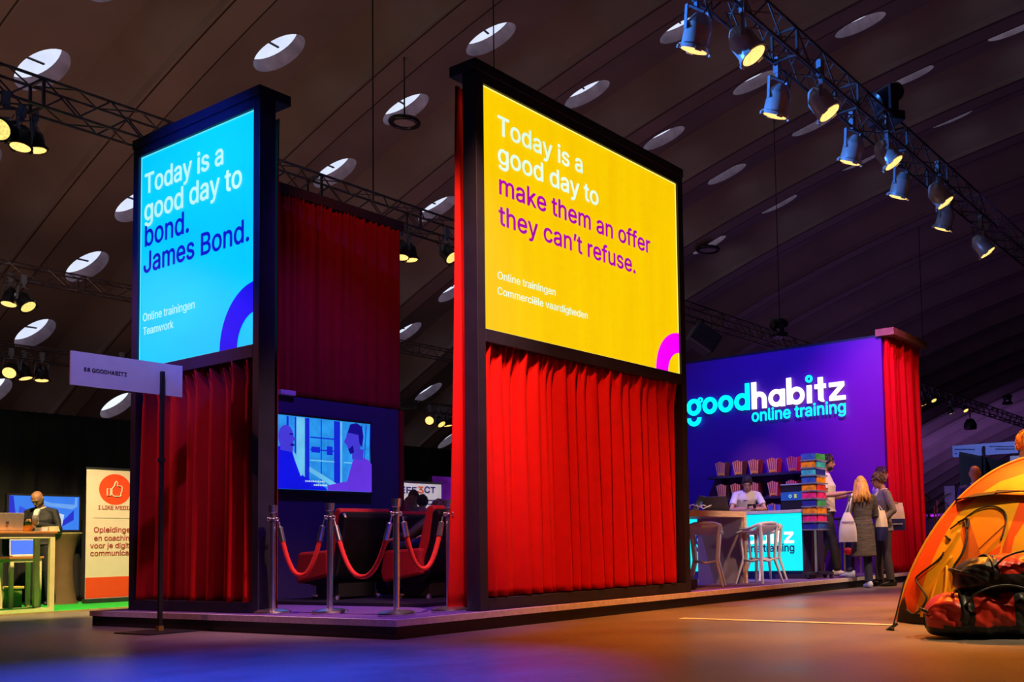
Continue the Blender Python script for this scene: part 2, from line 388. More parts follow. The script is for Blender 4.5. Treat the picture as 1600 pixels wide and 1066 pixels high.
# ---------------------------------------------------------------- stage platform
ST = .158
BLACKP = mat('black paint', (.012, .012, .02), rough=.5, var=.2); DARK = mat('dark blue black frame', (.010, .010, .026), rough=.55, var=.25, scale=5)
ALU = mat('brushed aluminium edge', (.70, .66, .70), rough=.5, metal=.2, var=.15, scale=20); CARPET = mat('purple carpet', (.13, .06, .28), rough=1, var=.3, scale=60, bump=.4)
SX0, SX1, SY0, SY1 = 5.37, 18.6, 6.40, 11.2
t = thing('stage_platform', 'long low stage platform with purple carpet and silver edge', 'stage', (SX0, SY0, 0))
mb = MB(); mb.box((SX0+.03, SY0+.03, 0), (SX1, SY1, .104)); mb.build('skirt', BLACKP, t)
mb = MB(); mb.box((SX0, SY0, .104), (SX1, SY0+.05, ST)); mb.box((SX0, SY0+.05, .104), (SX0+.05, SY1, ST)); mb.build('edge_trim', ALU, t)
mb = MB(); mb.box((SX0+.05, SY0+.05, .104), (SX1, SY1, ST-.001)); mb.build('carpet', CARPET, t)

# ---------------------------------------------------------------- curtains
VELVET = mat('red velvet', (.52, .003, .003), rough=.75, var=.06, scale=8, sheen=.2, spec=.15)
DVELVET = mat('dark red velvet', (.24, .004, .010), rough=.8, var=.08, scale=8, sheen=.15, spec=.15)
def curtain(name, label, p0, p1, z0, z1, folds, amp, seed, m=VELVET, nrm=None, flare=0, header=.11, cat='curtain', group=None):
    """pleated cloth: rounded folds of uneven width with tight creases, gathered under the rail, hem left wavy"""
    rnd = random.Random(seed); p0, p1 = V(p0), V(p1); d = p1-p0; ex = d.normalized()
    n = V((d.y, -d.x, 0)).normalized() if nrm is None else V(nrm)
    wd = [rnd.uniform(.55, 1.5) for _ in range(folds)]; tot = sum(wd); ed = [0]
    for q in wd: ed.append(ed[-1]+q/tot)
    hgt = [rnd.uniform(.55, 1.15) for _ in range(folds)]; lean = [rnd.uniform(-.35, .35) for _ in range(folds)]; amp2 = [rnd.uniform(-1, 1) for _ in range(folds)]
    cols = []
    for i in range(folds):
        for k in range(12): cols.append((i, k/12))
    cols.append((folds-1, 1.0))
    ga = [rnd.uniform(.5, 1) for _ in range(3)]
    mb = MB(); rows = []; nv = 30
    for (i, t) in cols:
        u = ed[i]+(ed[i+1]-ed[i])*t; row = []
        for j in range(nv+1):
            v = j/nv; tt = min(1, max(0, t+lean[i]*.5*v*sin(pi*t)*.6)); 
            f = (sin(pi*tt)**1.15)*hgt[i]+.10*amp2[i]*sin(3*pi*tt+2*v)
            gather = max(0, 1-v/header)
            k = amp*(.75+.35*v)*(1-.55*gather); off = k*f+gather*amp*.8*(.5+.5*sin(2*pi*(t*2+i)))*ga[i % 3]
            side = .10*(ed[i+1]-ed[i])*amp2[i]*sin(2.2*v+i)*sin(pi*t)
            hem = (.010*sin(pi*t)*hgt[i]) if j == nv else 0
            row.append(mb.v(p0+d*(u+side)+n*(off-amp*.5)+V((0, 0, z1+(z0-z1)*v+hem-p0.z))-ex*flare*v*v*(1-u)))
        rows.append(row)
    for a_, b_ in zip(rows, rows[1:]):
        for j in range(nv): mb.face([a_[j], b_[j], b_[j+1], a_[j+1]])
    o = mb.build(name, m, smooth=True, solid=.004)
    return tag(o, label, cat, group)

# ---------------------------------------------------------------- the two light box towers
YEL = mat('yellow backlit print', S(255, 203, 0), rough=.5, emit=1.0, var=.06, scale=2.2, stretch=(2.6, 2.6, .25))
CYAN = mat('cyan backlit print', S(0, 196, 255), rough=.5, emit=1.1, var=.12, scale=1.1, stretch=(1, .35, 1))
TXT_W = mat('white backlit letters', S(222, 255, 225), rough=.5, emit=1.05, var=.12, scale=2); TXT_C = mat('pale cyan backlit letters', S(190, 255, 250), rough=.5, emit=1, var=.15, scale=2)
TXT_P = mat('purple backlit letters', S(178, 0, 172), rough=.5, emit=.95, var=.1, scale=2); TXT_B = mat('deep blue backlit letters', S(10, 10, 205), rough=.5, emit=.9, var=.15, scale=2)
MAG = mat('magenta backlit print', S(250, 0, 250), rough=.5, emit=1, var=.05); BLUEP = mat('blue backlit print', S(20, 10, 245), rough=.5, emit=1, var=.2, scale=2)
EDGE = mat('bright panel edge', S(255, 240, 120), rough=.5, emit=1.2, var=.05); EDGEB = mat('bright panel edge blue', S(90, 215, 255), rough=.5, emit=1.2, var=.05)
def tower(name, label, o, ux, L, lit, zr, lettm, panel, edge, lines, arc, arcm):
    """o: outer lower corner as seen, ux: along the face to the viewer's right, L: width"""
    ux = V(ux); o = V(o); up = V((0, 0, 1)); n = ux.cross(up); D = .17         # n points to the viewer
    t = thing(name, label, 'sign', o)
    Q = lambda x, d, z: o+ux*x-n*d+up*(z-o.z)
    def slab(nm, x0, x1, z0, z1, d0, d1, m=DARK, par=t, bev=.004):
        mb = MB(); mb.obox((Q(x0, d0, z0)+Q(x1, d1, z1))/2, ux*(x1-x0)/2, n*(d1-d0)/2, up*(z1-z0)/2); return mb.build(nm, m, par, bevel=bev)
    z0, z1, zb = lit; H = 5.10; fl = .10
    slab('post', 0, fl, ST, H, 0, D); slab('post', L-fl, L, ST, H, 0, D)
    slab('top_rail', fl, L-fl, z1, H, 0, D); slab('middle_rail', fl, L-fl, zr, z0, 0, D); slab('bottom_rail', fl, L-fl, ST, zb, 0, D)
    slab('top_cap', -.01, L+.01, H, H+.10, -.01, D+.16)
    p = slab('light_panel', fl, L-fl, z0, z1, .035, D-.02, panel, t, 0)
    mb = MB()
    for (a, b, c, d) in ((fl, L-fl, z0, z0+.010), (fl, L-fl, z1-.010, z1), (fl, fl+.010, z0, z1), (L-fl-.010, L-fl, z0, z1)):
        mb.obox((Q(a, .030, c)+Q(b, .036, d))/2, ux*(b-a)/2, n*.003, up*(d-c)/2)
    mb.build('glowing_edge', edge, p)
    for txt, x, z, wd, m, bold in lines:
        lettering('lettering', txt, m, Q(x, .033, z), ux, up, wd, p, bold=bold*1.25, depth=.002, tall=.95)
    # quarter ring in the corner, cut by the panel edge
    ro, ri, off = arc; xc = L-fl+off; pts = []; inn = []
    for k in range(33):
        a = pi/2+ (pi/2)*k/32; pts.append((xc+ro*cos(a), z0+ro*sin(a)))
    for k in range(33):
        a = pi/2+ (pi/2)*k/32; inn.append((xc+ri*cos(a), z0+ri*sin(a)))
    cl = lambda q: (min(q[0], L-fl), q[1])
    mb = MB(); mb.band([cl(q) for q in pts], [cl(q) for q in inn], Q(0, .032, 0)-V((0, 0, 0)), ux, up, n*.003, close=False); mb.build('ring_print', arcm, p)
    return t
# yellow tower: face y = 6.5, from x = 6.385 to 9.79
XY = 6.385; LY = 3.37
def yl(txt, xl, xr, z, m, b=.011): return (txt, xl-XY, z, xr-xl, m, b)
tower('light_box_tower', 'tall tower with glowing yellow panel above a bright red curtain', (XY, 6.5, ST), (1, 0, 0), LY, (2.71, 5.00, .265), 2.59, None, YEL, EDGE, [
    yl('Today is a', 6.70, 7.93, 4.60, TXT_W), yl('good day to', 6.70, 8.185, 4.325, TXT_W), yl('make them an offer', 6.71, 9.11, 4.03, TXT_P), yl('they can\u2019t refuse.', 6.70, 8.82, 3.735, TXT_P),
    yl('Online trainingen', 6.675, 7.48, 3.215, TXT_W, .005), yl('Commerci\u00eble vaardigheden', 6.672, 7.975, 3.068, TXT_W, .005)], (.49, .255, .02), MAG)
# blue tower: face x = 5.57, from y = 10.82 (left) to 8.545
YB = 10.82; LB = 2.275
def bl(txt, yl_, yr, z, m, b=.011): return (txt, YB-yl_, z, yl_-yr, m, b)
tower('light_box_tower', 'tall tower with glowing blue panel above a dark red curtain', (5.57, YB, ST), (0, -1, 0), LB, (2.70, 5.00, .265), 2.575, None, CYAN, EDGEB, [
    bl('Today is a', 10.64, 9.20, 4.585, TXT_C), bl('good day to', 10.64, 8.885, 4.29, TXT_C), bl('bond.', 10.625, 9.80, 4.012, TXT_B), bl('James Bond.', 10.645, 8.76, 3.727, TXT_B),
    bl('Online trainingen', 10.648, 9.68, 3.205, TXT_C, .004), bl('Teamwork', 10.645, 10.065, 3.058, TXT_C, .004)], (.62, .33, .03), BLUEP)
curtain('stage_curtain', 'bright red pleated curtain hanging below the yellow panel', (XY+.10, 6.58, 0), (XY+LY-.10, 6.58, 0), .27, 2.61, 19, .15, 3, VELVET)
curtain('stage_curtain', 'red pleated curtain hanging below the blue panel', (5.655, YB-.06, 0), (5.655, YB-LB+.10, 0), .25, 2.585, 9, .14, 11, VELVET, flare=0)
curtain('side_curtain', 'red lining curtain behind the yellow tower, showing as a strip at its left edge', (XY-.01, 6.74, 0), (XY+LY-.05, 6.74, 0), .17, 5.0, 17, .05, 5, VELVET, flare=.13)
curtain('side_curtain', 'red lining curtain behind the blue tower, showing as a strip at its right edge', (5.79, 8.555, 0), (5.79, 10.34, 0), .17, 4.95, 9, .028, 6, VELVET)

# ---------------------------------------------------------------- screen wall behind the seats
NAVY = mat('deep blue wall paint', (.030, .016, .12), rough=.7, var=.12, scale=2)
t = thing('screen_wall', 'partition with dark red drape above a deep blue lower half', 'partition', (5.8, 10.45, ST))
mb = MB(); mb.box((5.80, 10.45, ST), (8.82, 10.62, 2.57)); mb.build('lower_panel', NAVY, t)
mb = MB(); mb.box((5.80, 10.56, 2.57), (8.90, 10.62, 5.0)); mb.build('backing', BLACKP, t)
mb = MB(); mb.box((5.78, 10.452, 5.00), (8.93, 10.70, 5.12)); mb.build('top_cap', DARK, t)
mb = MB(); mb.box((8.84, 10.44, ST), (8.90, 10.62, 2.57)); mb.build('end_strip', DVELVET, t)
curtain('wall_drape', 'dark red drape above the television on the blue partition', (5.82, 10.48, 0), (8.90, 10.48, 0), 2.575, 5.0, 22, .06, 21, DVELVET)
# television with a film still of two men shaking hands
TVX0, TVX1, TVZ0, TVZ1, TVY = 6.72, 8.34, 1.43, 2.36, 10.38
t = thing('television', 'flat television on the blue partition showing two men shaking hands', 'television', (7.5, 10.45, 1.4))
mb = MB(); mb.box((TVX0, TVY, TVZ0), (TVX1, 10.45, TVZ1)); mb.build('bezel', BLACKP, t, bevel=.006)
def em(name, rgb, k=1.0, var=.08, scale=4): return mat(name, S(*rgb), rough=.4, emit=k, var=var, scale=scale)
scr = [em('screen sky', (40, 150, 255), .9, .25, 7), em('screen frame', (15, 40, 220), .9), em('screen pale', (110, 200, 255), .9, .15), em('screen suit', (8, 20, 235), .9), em('screen skin', (70, 60, 225), .85), em('screen shirt', (105, 55, 235), .85), em('screen hair', (20, 10, 150), .8), em('screen text', (200, 230, 255), .9)]
x0, x1, z0, z1 = TVX0+.03, TVX1-.03, TVZ0+.035, TVZ1-.03
# picture coordinates: u 0..1 over the visible part (x 6.95 to x1), v 0..1 upwards
ua = 6.96; UV = lambda u, v: (ua+(x1-ua)*u, z0+(z1-z0)*v)
mb = MB(); lay = [0]
def pic(poly, k):
    lay[0] += 1; mb.mi = k
    mb.prism([UV(*p) for p in poly], (0, TVY-.0010*lay[0], 0), (1, 0, 0), (0, 0, 1), (0, -.0012, 0))
u0 = (x0-ua)/(x1-ua)
pic([(u0, 0), (1, 0), (1, 1), (u0, 1)], 0)
for a, b, k in ((.12, .14, 1), (.20, .215, 1), (.215, .30, 2), (.30, .345, 1), (.60, .665, 1), (.665, .685, 2), (.46, .47, 1)): pic([(a, .02), (b, .02), (b, .99), (a, .99)], k)
for a, b, c in ((.35, .6, .72), (.35, .6, .55), (.70, 1, .40), (.35, .6, .40), (u0, .12, .55)): pic([(a, c), (b, c), (b, c+.018), (a, c+.018)], 1 if c > .5 else 2)
pic([(.36, .52), (.45, .52), (.45, .60), (.36, .60)], 1); pic([(.52, .50), (.58, .50), (.58, .62), (.52, .62)], 1)
for k in range(4): pic([(.80+.06*k, .45), (.806+.06*k, .45), (.86+.045*k, .97), (.85+.045*k, .97)], 1)
pic([(.34, .25), (.62, .02), (.62, .10), (.34, .32)], 2)
pic([(u0, 0), (u0, .42), (-.02, .50), (.07, .60), (.16, .52), (.22, .36), (.28, .18), (.50, .04), (.52, 0)], 3)            # suit and arm
pic([(.16, .54), (.20, .48), (.27, .20), (.25, .18), (.19, .40)], 2)
def oval(cx, cy, a, b, k, n=20): pic([(cx+a*cos(2*pi*i/n), cy+b*sin(2*pi*i/n)) for i in range(n)], k)
oval(.105, .70, .075, .165, 4); pic([(.05, .52), (.17, .50), (.17, .60), (.05, .62)], 4); pic([(.17, .72), (.20, .68), (.17, .65)], 4); oval(.155, .745, .02, .012, 6); oval(.165, .60, .02, .018, 6)
pic([(.70, 0), (.76, .30), (.79, .44), (.86, .52), (.97, .46), (1, .40), (1, 0)], 5); pic([(.52, .0), (.52, .07), (.72, .14), (.74, .04), (.70, 0)], 5)
oval(.80, .74, .085, .19, 4); pic([(.78, .46), (.90, .46), (.91, .62), (.78, .60)], 4); pic([(.72, .78), (.69, .70), (.72, .66)], 4)
pic([(.73, .84), (.76, .96), (.83, .99), (.89, .94), (.905, .80), (.89, .64), (.86, .70), (.85, .82)], 6); pic([(.735, .60), (.79, .66), (.80, .56), (.76, .53)], 6)
for r_, a, b in ((.105, .29, .49), (.055, .37, .50)):
    x = a
    while x < b-.01:
        wd = random.uniform(.008, .02); pic([(x, r_), (x+wd, r_), (x+wd, r_+.022), (x, r_+.022)], 7); x += wd+.006
mb.build('screen', scr, t)
t = thing('ledge_box', 'small pale box standing on top of the blue partition ledge', 'box', (7.15, 10.42, 2.57))  # stands in for a small unidentified device on the ledge
mb = MB(); mb.box((7.05, 10.38, 2.57), (7.25, 10.50, 2.63)); mb.build('body', mat('pale grey plastic', (.5, .5, .62), rough=.5), t, bevel=.008)
# ---------------------------------------------------------------- rope barrier
CHROME = mat('chrome', (.92, .90, .92), rough=.28, metal=1, var=.03); ROPE = mat('red velvet rope', (.75, .02, .012), rough=.8, var=.12, scale=40, sheen=.3)
PP = [(5.70, 8.47), (5.79, 7.79), (5.78, 6.88), (6.22, 6.56)]
PP[0] = (5.60, 8.36); PP[3] = (6.30, 6.80)
lab = ['chrome barrier post farthest left, beside the blue tower', 'second chrome barrier post from the blue tower, with ropes on both sides', 'chrome barrier post at the corner of the stage platform', 'chrome barrier post standing by the edge of the yellow tower']
pts_top = []
for k, (x, y) in enumerate(PP):
    if k == 0:
        t0 = t = thing('barrier_post', lab[0], 'barrier post', (x, y, ST), 0, 'rope barrier posts')
        mb = MB(); mb.lathe([(0, 0), (.155, 0), (.16, .012), (.155, .026), (.12, .040), (.05, .048), (.03, .052), (0, .052)], n=32); mb.build('base', CHROME, t, world=False, smooth='auto')
        mb = MB(); mb.lathe([(.026, .05), (.026, .93)], n=20); mb.build('pole', CHROME, t, world=False, smooth='auto')
        mb = MB(); mb.lathe([(.036, .86), (.036, .875), (.028, .88), (.028, .925), (.035, .93), (.041, .992), (.041, 1.0), (0, 1.002)], n=20); mb.build('cap', CHROME, t, world=False, smooth='auto')
        mb = MB()
        for a in range(4):
            c, s_ = cos(a*pi/2), sin(a*pi/2); mb.tube([(.03*c, .03*s_, .88), (.055*c, .055*s_, .885), (.06*c, .06*s_, .87), (.05*c, .05*s_, .855), (.03*c, .03*s_, .86)], .005, 6)
        mb.build('hook', CHROME, t, world=False, smooth=True)
    else: dup(t0, (x, y, ST), 0, lab[k])
rl = ['red velvet rope hanging between the two left barrier posts', 'red velvet rope hanging between the second and the corner post', 'red velvet rope hanging between the corner post and the yellow tower post']
for k in range(3):
    a, b = V((*PP[k], ST+.85)), V((*PP[k+1], ST+.85)); d = (b-a).normalized(); a += d*.062; b -= d*.062
    sag = (.50, .52, .46)[k]; t = thing('barrier_rope', rl[k], 'rope', a, 0, 'velvet barrier ropes')
    pts = []
    for i in range(33):
        s_ = i/32; q = 2*s_-1; pts.append(a.lerp(b, s_)-V((0, 0, sag*(1-abs(q)**2.3)+.0)))
    mb = MB(); mb.tube(pts[2:-2], .021, 12); mb.build('rope', ROPE, t, smooth=True)
    for e, e2 in ((pts[0], pts[3]), (pts[-1], pts[-4])):
        mb = MB(); dd = (e2-e); mb.tube([e, e+dd*.25, e+dd*.3, e+dd*1.0], [.006, .008, .024, .026], 12); mb.build('rope_end', CHROME, t, smooth='auto')

# ---------------------------------------------------------------- cinema seats on a low riser
LEATH = mat('black leather', (.007, .007, .010), rough=.33, var=.3, scale=14); REDC = mat('red seat cushion', (.42, .012, .010), rough=.7, var=.12, scale=18); STEEL = mat('dark steel', (.10, .10, .11), rough=.35, metal=.8)
RI = ST+.035
t = thing('seat_riser', 'low black riser board under the cinema seats', 'riser', (6.7, 7.4, ST))
mb = MB(); mb.box((6.70, 7.6, ST), (9.6, 10.36, RI)); mb.build('board', BLACKP, t, bevel=.004)
def prof_part(mb, poly, x0, x1): mb.prism([(y, z*.88) for y, z in poly], (x0, 0, 0), (0, 1, 0), (0, 0, 1), (x1-x0, 0, 0))
def cinema_seat(label, loc, rz):
    # faces +y ; back shell towards -y
    t = thing('cinema_seat', label, 'seat', loc, rz, 'cinema seats facing the television')
    W = .34
    mb = MB()                                                               # black shell: back and tapering foot
    sh = [(-.40, 1.10), (-.45, 1.02), (-.36, .60), (-.28, .30), (-.12, .18), (.38, .20), (.42, .26), (.10, .36), (-.16, .42), (-.27, .68), (-.33, 1.08)]
    prof_part(mb, sh, -W, W); mb.build('shell', LEATH, t, world=False, bevel=.03)
    mb = MB(); prof_part(mb, [(-.335, 1.14), (-.37, 1.10), (-.25, .62), (-.16, .42), (-.06, .46), (-.13, .70), (-.235, 1.11), (-.27, 1.14)], -W+.01, W-.01); mb.build('backrest', REDC, t, world=False, bevel=.025)
    mb = MB(); prof_part(mb, [(-.16, .36), (.40, .27), (.46, .33), (.44, .45), (-.10, .50)], -.24, .24); mb.build('seat_cushion', REDC, t, world=False, bevel=.03)
    mb = MB(); prof_part(mb, [(.30, .16), (.46, .20), (.48, .40), (.30, .40)], -.24, .24); mb.build('leg_rest', REDC, t, world=False, bevel=.03)
    for s_ in (-1, 1):
        mb = MB(); prof_part(mb, [(-.22, .30), (.38, .20), (.42, .32), (.36, .60), (-.20, .62)], s_*.335-.055, s_*.335+.055); mb.build('armrest', REDC, t, world=False, bevel=.03)
    mb = MB(); mb.box((-.24, -.20, .02), (.24, .24, .20)); mb.build('base', BLACKP, t, world=False, bevel=.01)
    for sx in (-1, 1):
        for sy in (-1, 1):
            mb = MB(); mb.lathe([(.028, 0), (.034, .02), (.02, .035), (.012, .04)], (sx*.27, sy*.22+.02, 0), n=12); mb.bar((sx*.27, sy*.22+.02, .035), (sx*.18, sy*.16+.02, .05), .03, .02); mb.build('foot', CHROME, t, world=False, smooth='auto')
    return t
seat = cinema_seat('red and black cinema seat in front of the television, left one', (7.35, 9.58, RI), R(-3))
dup(seat, (7.74, 8.60, RI), R(2), 'red and black cinema seat half behind the yellow tower curtain')
dup(seat, (8.46, 9.92, RI), R(-2), 'black backed cinema seat standing farthest back between the other two')

# ---------------------------------------------------------------- stand number sign in front of the stage
t = thing('stand_sign', 'white stand number board on a black pole before the blue tower', 'sign', (5.09, 9.30, 0))
b0 = at(247, 988, 2, 0); by = b0.y; SGN = mat('white sign board', (.72, .70, .80), rough=.5, var=.04); t.location = (b0.x, by-.03, 0)
mb = MB(); mb.bar((b0.x, by-.03, .02), (b0.x, by-.03, 2.47), .034, .034); mb.build('pole', BLACKP, t, bevel=.003)
mb = MB(); mb.box((b0.x-.024, by-.054, 1.60), (b0.x+.024, by-.006, 1.64)); mb.build('collar', STEEL, t)
mb = MB(); mb.box((b0.x-.023, by-.053, .015), (b0.x+.023, by-.007, .06)); mb.build('foot_bracket', mat('brass', (.6, .4, .12), rough=.4, metal=.8), t)
mb = MB(); mb.box((4.88, by-.34, 0), (5.35, by+.26, .012)); mb.build('base_plate', BLACKP, t)
mb = MB(); mb.box((4.35, by, 2.25), (5.36, by+.02, 2.555)); p = mb.build('board', SGN, t)
lettering('lettering', '58 GOODHABITZ', mat('black letters', (.01, .01, .02)), (4.459, by, 2.385), (1, 0, 0), (0, 0, 1), .372, p, bold=.02, depth=.002)

# ---------------------------------------------------------------- counter end of the stage: logo wall, shelves, counter
LOGW = mat('blue painted wall', (.11, .004, .30), rough=.65, var=.06, scale=2)
WX = 16.0
t = thing('logo_wall', 'tall blue partition wall behind the counter', 'partition', (WX, 6.5, ST))
mb = MB(); mb.box((WX, 6.62, ST), (WX+.12, 11.1, 4.22)); mb.build('panel', LOGW, t)
mb = MB(); mb.box((WX-.06, 6.36, 4.22), (WX+1.55, 6.70, 4.345)); mb.build('curtain_box', mat('pale wood edge', (.26, .15, .06), rough=.6, var=.25, scale=6), t, bevel=.004)
mb = MB(); mb.box((WX, 6.70, 4.22), (WX+.12, 11.1, 4.26)); mb.build('top_edge', DARK, t)
curtain('end_curtain', 'red curtain closing the far end of the stage beside the blue wall', (WX+.06, 6.52, 0), (WX+1.50, 6.52, 0), .165, 4.22, 11, .20, 31, VELVET)
CYL = mat('cyan lit letters', S(0, 245, 255), rough=.4, emit=1.6, var=.03); WHL = mat('white lit letters', S(255, 255, 255), rough=.4, emit=1.6, var=.02)
def circ(cx, cy, r, a0=0, a1=360, n=40): return [(cx+r*cos(R(a0+(a1-a0)*k/n)), cy+r*sin(R(a0+(a1-a0)*k/n))) for k in range(n+1)]
def logo(parent, o, ux, up, k, nrm, cm, wm, tm, dep):
    """ring-letter wordmark; unit = outer radius of a ring, o = centre of the first ring"""
    o, ux, up, nrm = V(o), V(ux), V(up), V(nrm); U, P, T = ux*k, up*k, nrm*dep
    ri = .50
    def ring(mb, x, r=1, i=ri, y=0): mb.band(circ(x, y, r)[:-1], circ(x, y, i)[:-1], o, U, P, T)
    def bar(mb, a, b, c, d): mb.prism([(a, c), (b, c), (b, d), (a, d)], o, U, P, T)
    mb = MB(); ring(mb, 0); ring(mb, 2.26); ring(mb, 4.45); ring(mb, 6.68); ring(mb, .94, .32, .15, .78); bar(mb, 7.15, 7.68, -1, 2.08)
    mb.band(circ(0, -1.28, 1.0, 180, 360, 24), circ(0, -1.28, .50, 180, 360, 24), o, U, P, T, close=False)
    mb.build('lettering', cm, parent)
    mb = MB(); bar(mb, 7.99, 8.6, -1, 2.1); mb.band(circ(8.95, .0, .96, 0, 180, 24), circ(8.95, .0, .40, 0, 180, 24), o, U, P, T, close=False); bar(mb, 9.35, 9.91, -1, .02)
    ring(mb, 11.2); bar(mb, 11.72, 12.28, -1, .95); bar(mb, 12.54, 13.12, -.9, 2.1); ring(mb, 13.75)
    bar(mb, 15.07, 15.65, -1, 1.0); bar(mb, 16.46, 17.06, -.75, 1.75); bar(mb, 16.04, 17.4, .5, 1.0); mb.band(circ(17.0, -.45, .54, 180, 290, 12), circ(17.0, -.45, .02, 180, 290, 12), o, U, P, T, close=False)
    bar(mb, 17.8, 19.6, .52, 1.0); bar(mb, 17.8, 19.72, -1, -.52); mb.prism([(17.8, -.55), (18.45, -.55), (19.6, .55), (18.95, .55)], o, U, P, T)
    mb.build('lettering', wm, parent)
    mb = MB(); ring(mb, 15.36, .42, .18, 1.72); mb.build('lettering', cm, parent)
    lettering('lettering', 'online training', tm, o+U*8.0-P*2.42, ux, up, k*11.7, parent, bold=.018, depth=dep)
t = thing('wall_logo', 'glowing cyan and white wordmark mounted on the blue wall', 'logo', (WX-.03, 10.4, 3.2))
KL = (10.64-7.30)/20.72
logo(t, (WX-.03, 10.64-KL, 3.195+KL), (0, -1, 0), (0, 0, 1), KL, (-1, 0, 0), CYL, WHL, CYL, .025)
# shelves and popcorn boxes
SHM = mat('dark shelf board', (.016, .014, .07), rough=.6)
shel = [1.975, 1.555, 1.156]; sn = ['uppermost', 'middle', 'lowest']
for k, z in enumerate(shel):
    t = thing('wall_shelf', '%s dark wall shelf of popcorn boxes behind the counter' % sn[k], 'shelf', (WX, 9.0, z), 0, 'shelves behind the counter')
    mb = MB(); mb.box((WX-.30, 8.02, z-.045), (WX, 10.05, z)); mb.build('board', SHM, t)
    for y in (8.3, 9.8):
        mb = MB(); mb.prism([(0, 0), (-.24, 0), (0, -.16)], (WX, y, z-.045), (1, 0, 0), (0, 0, 1), (0, .03, 0)); mb.build('bracket', SHM, t)
POPR = mat('red box stripe', (.55, .05, .04), rough=.6); POPW = mat('cream box stripe', (.75, .55, .38), rough=.6); POPO = mat('orange box side', (.80, .22, .04), rough=.6); POPY = mat('yellow box band', (.85, .45, .06), rough=.6)
def popcorn(label, loc):
    t = thing('popcorn_box', label, 'popcorn box', loc, 0, 'striped popcorn boxes on the shelves')
    mb = MB(); hb, ht, H = .072, .108, .275
    def fc(side, a, b, z0, z1, m, out=.0):
        w0 = hb+(ht-hb)*z0/H; w1 = hb+(ht-hb)*z1/H; mb.mi = m; q = []
        for f, z, w_ in ((a, z0, w0), (b, z0, w0), (b, z1, w1), (a, z1, w1)):
            s_ = (2*f-1)*w_; e = w_+out; q.append({0: (-e, -s_, z), 1: (s_, -e, z), 2: (e, s_, z), 3: (-s_, e, z)}[side])
        mb.face([mb.v(p) for p in q])
    for side in range(4):
        for i in range(9): fc(side, i/9, (i+1)/9, .0, H-.03*abs(i-4)/4, ((0 if i % 2 else 1) if side != 1 else 2))
    mb.mi = 2; mb.face([mb.v(p) for p in ((-hb, -hb, 0), (hb, -hb, 0), (hb, hb, 0), (-hb, hb, 0))])
    mb.build('carton', [POPR, POPW, POPO], t, world=False, solid=.003)
    mb = MB(); mb.box((-hb-.012, -hb*.8, .02), (-hb-.004, hb*.8, .06)); mb.build('label', POPY, t, world=False)
    return t
rows = [(0, [(1130, 'first'), (1157, 'second'), (1182, 'third'), (1211, 'fourth'), (1242, 'fifth')]), (1, [(1131, 'first'), (1153, 'second'), (1181, 'third'), (1211, 'fourth'), (1240, 'fifth')]), (2, [(1188, 'first'), (1210, 'second')])]
pc = None
for k, lst in rows:
    for px, nm in lst:
        y = at(px, 740, 0, WX-.15).y; lb = '%s striped popcorn box from the left on the %s shelf' % (nm, sn[k]); loc = (WX-.155, y, shel[k])
        if pc is None: pc = popcorn(lb, loc)
        else: dup(pc, loc, 0, lb)
# counter, its glowing front faces -x
CYF = mat('cyan backlit front', S(0, 240, 255), rough=.4, emit=1.05, var=.06, scale=1.5); CTOP = mat('pale counter top', (.55, .62, .70), rough=.35)
CXF, CZT = 13.62, 1.215
t = thing('reception_counter', 'long counter with a glowing cyan front and pale top', 'counter', (CXF, 8.5, ST))
mb = MB(); mb.box((CXF+.03, 7.02, ST), (CXF+.72, 10.2, CZT-.05)); mb.build('body', NAVY, t)
mb = MB(); mb.box((CXF-.03, 6.98, CZT-.05), (CXF+.75, 10.2, CZT)); mb.build('worktop', CTOP, t, bevel=.006)
mb = MB(); mb.box((CXF, 7.04, .28), (CXF+.03, 10.2, CZT-.055)); p = mb.build('lit_front', CYF, t)
KC = .088; oy = at(1233, 849, 0, CXF).y+19.72*KC-KC; oz = at(1233, 849, 0, CXF).z+KC
logo(p, (CXF-.001, oy, oz), (0, -1, 0), (0, 0, 1), KC, (-1, 0, 0), mat('blue print on front', S(25, 20, 170), rough=.5, emit=.35), WHL, mat('blue print small', S(30, 40, 160), rough=.5, emit=.3), .003)
# bar table with waterfall leg in front of the counter
WOODT = mat('pale oak edge', (.62, .42, .24), rough=.5, var=.2, scale=6, stretch=(1, 8, 8)); GREYP = mat('grey table panel', (.34, .28, .33), rough=.6, var=.1, scale=3)
t = thing('bar_table', 'pale bar table with one solid panel leg before the counter', 'table', (12.0, 7.45, ST))
mb = MB(); mb.box((9.9, 7.08, 1.075), (12.06, 7.86, 1.155)); mb.build('table_top', WOODT, t, bevel=.004)
mb = MB(); mb.box((12.0, 7.08, ST), (12.06, 7.86, 1.075)); mb.build('panel_leg', [WOODT], t, bevel=.004)
mb = MB(); mb.box((11.985, 7.12, ST), (12.0, 7.86, 1.075)); mb.build('leg_facing', GREYP, t)
mb = MB(); mb.box((9.9, 7.08, ST), (9.96, 7.86, 1.075)); mb.build('panel_leg', [WOODT], t, bevel=.004)
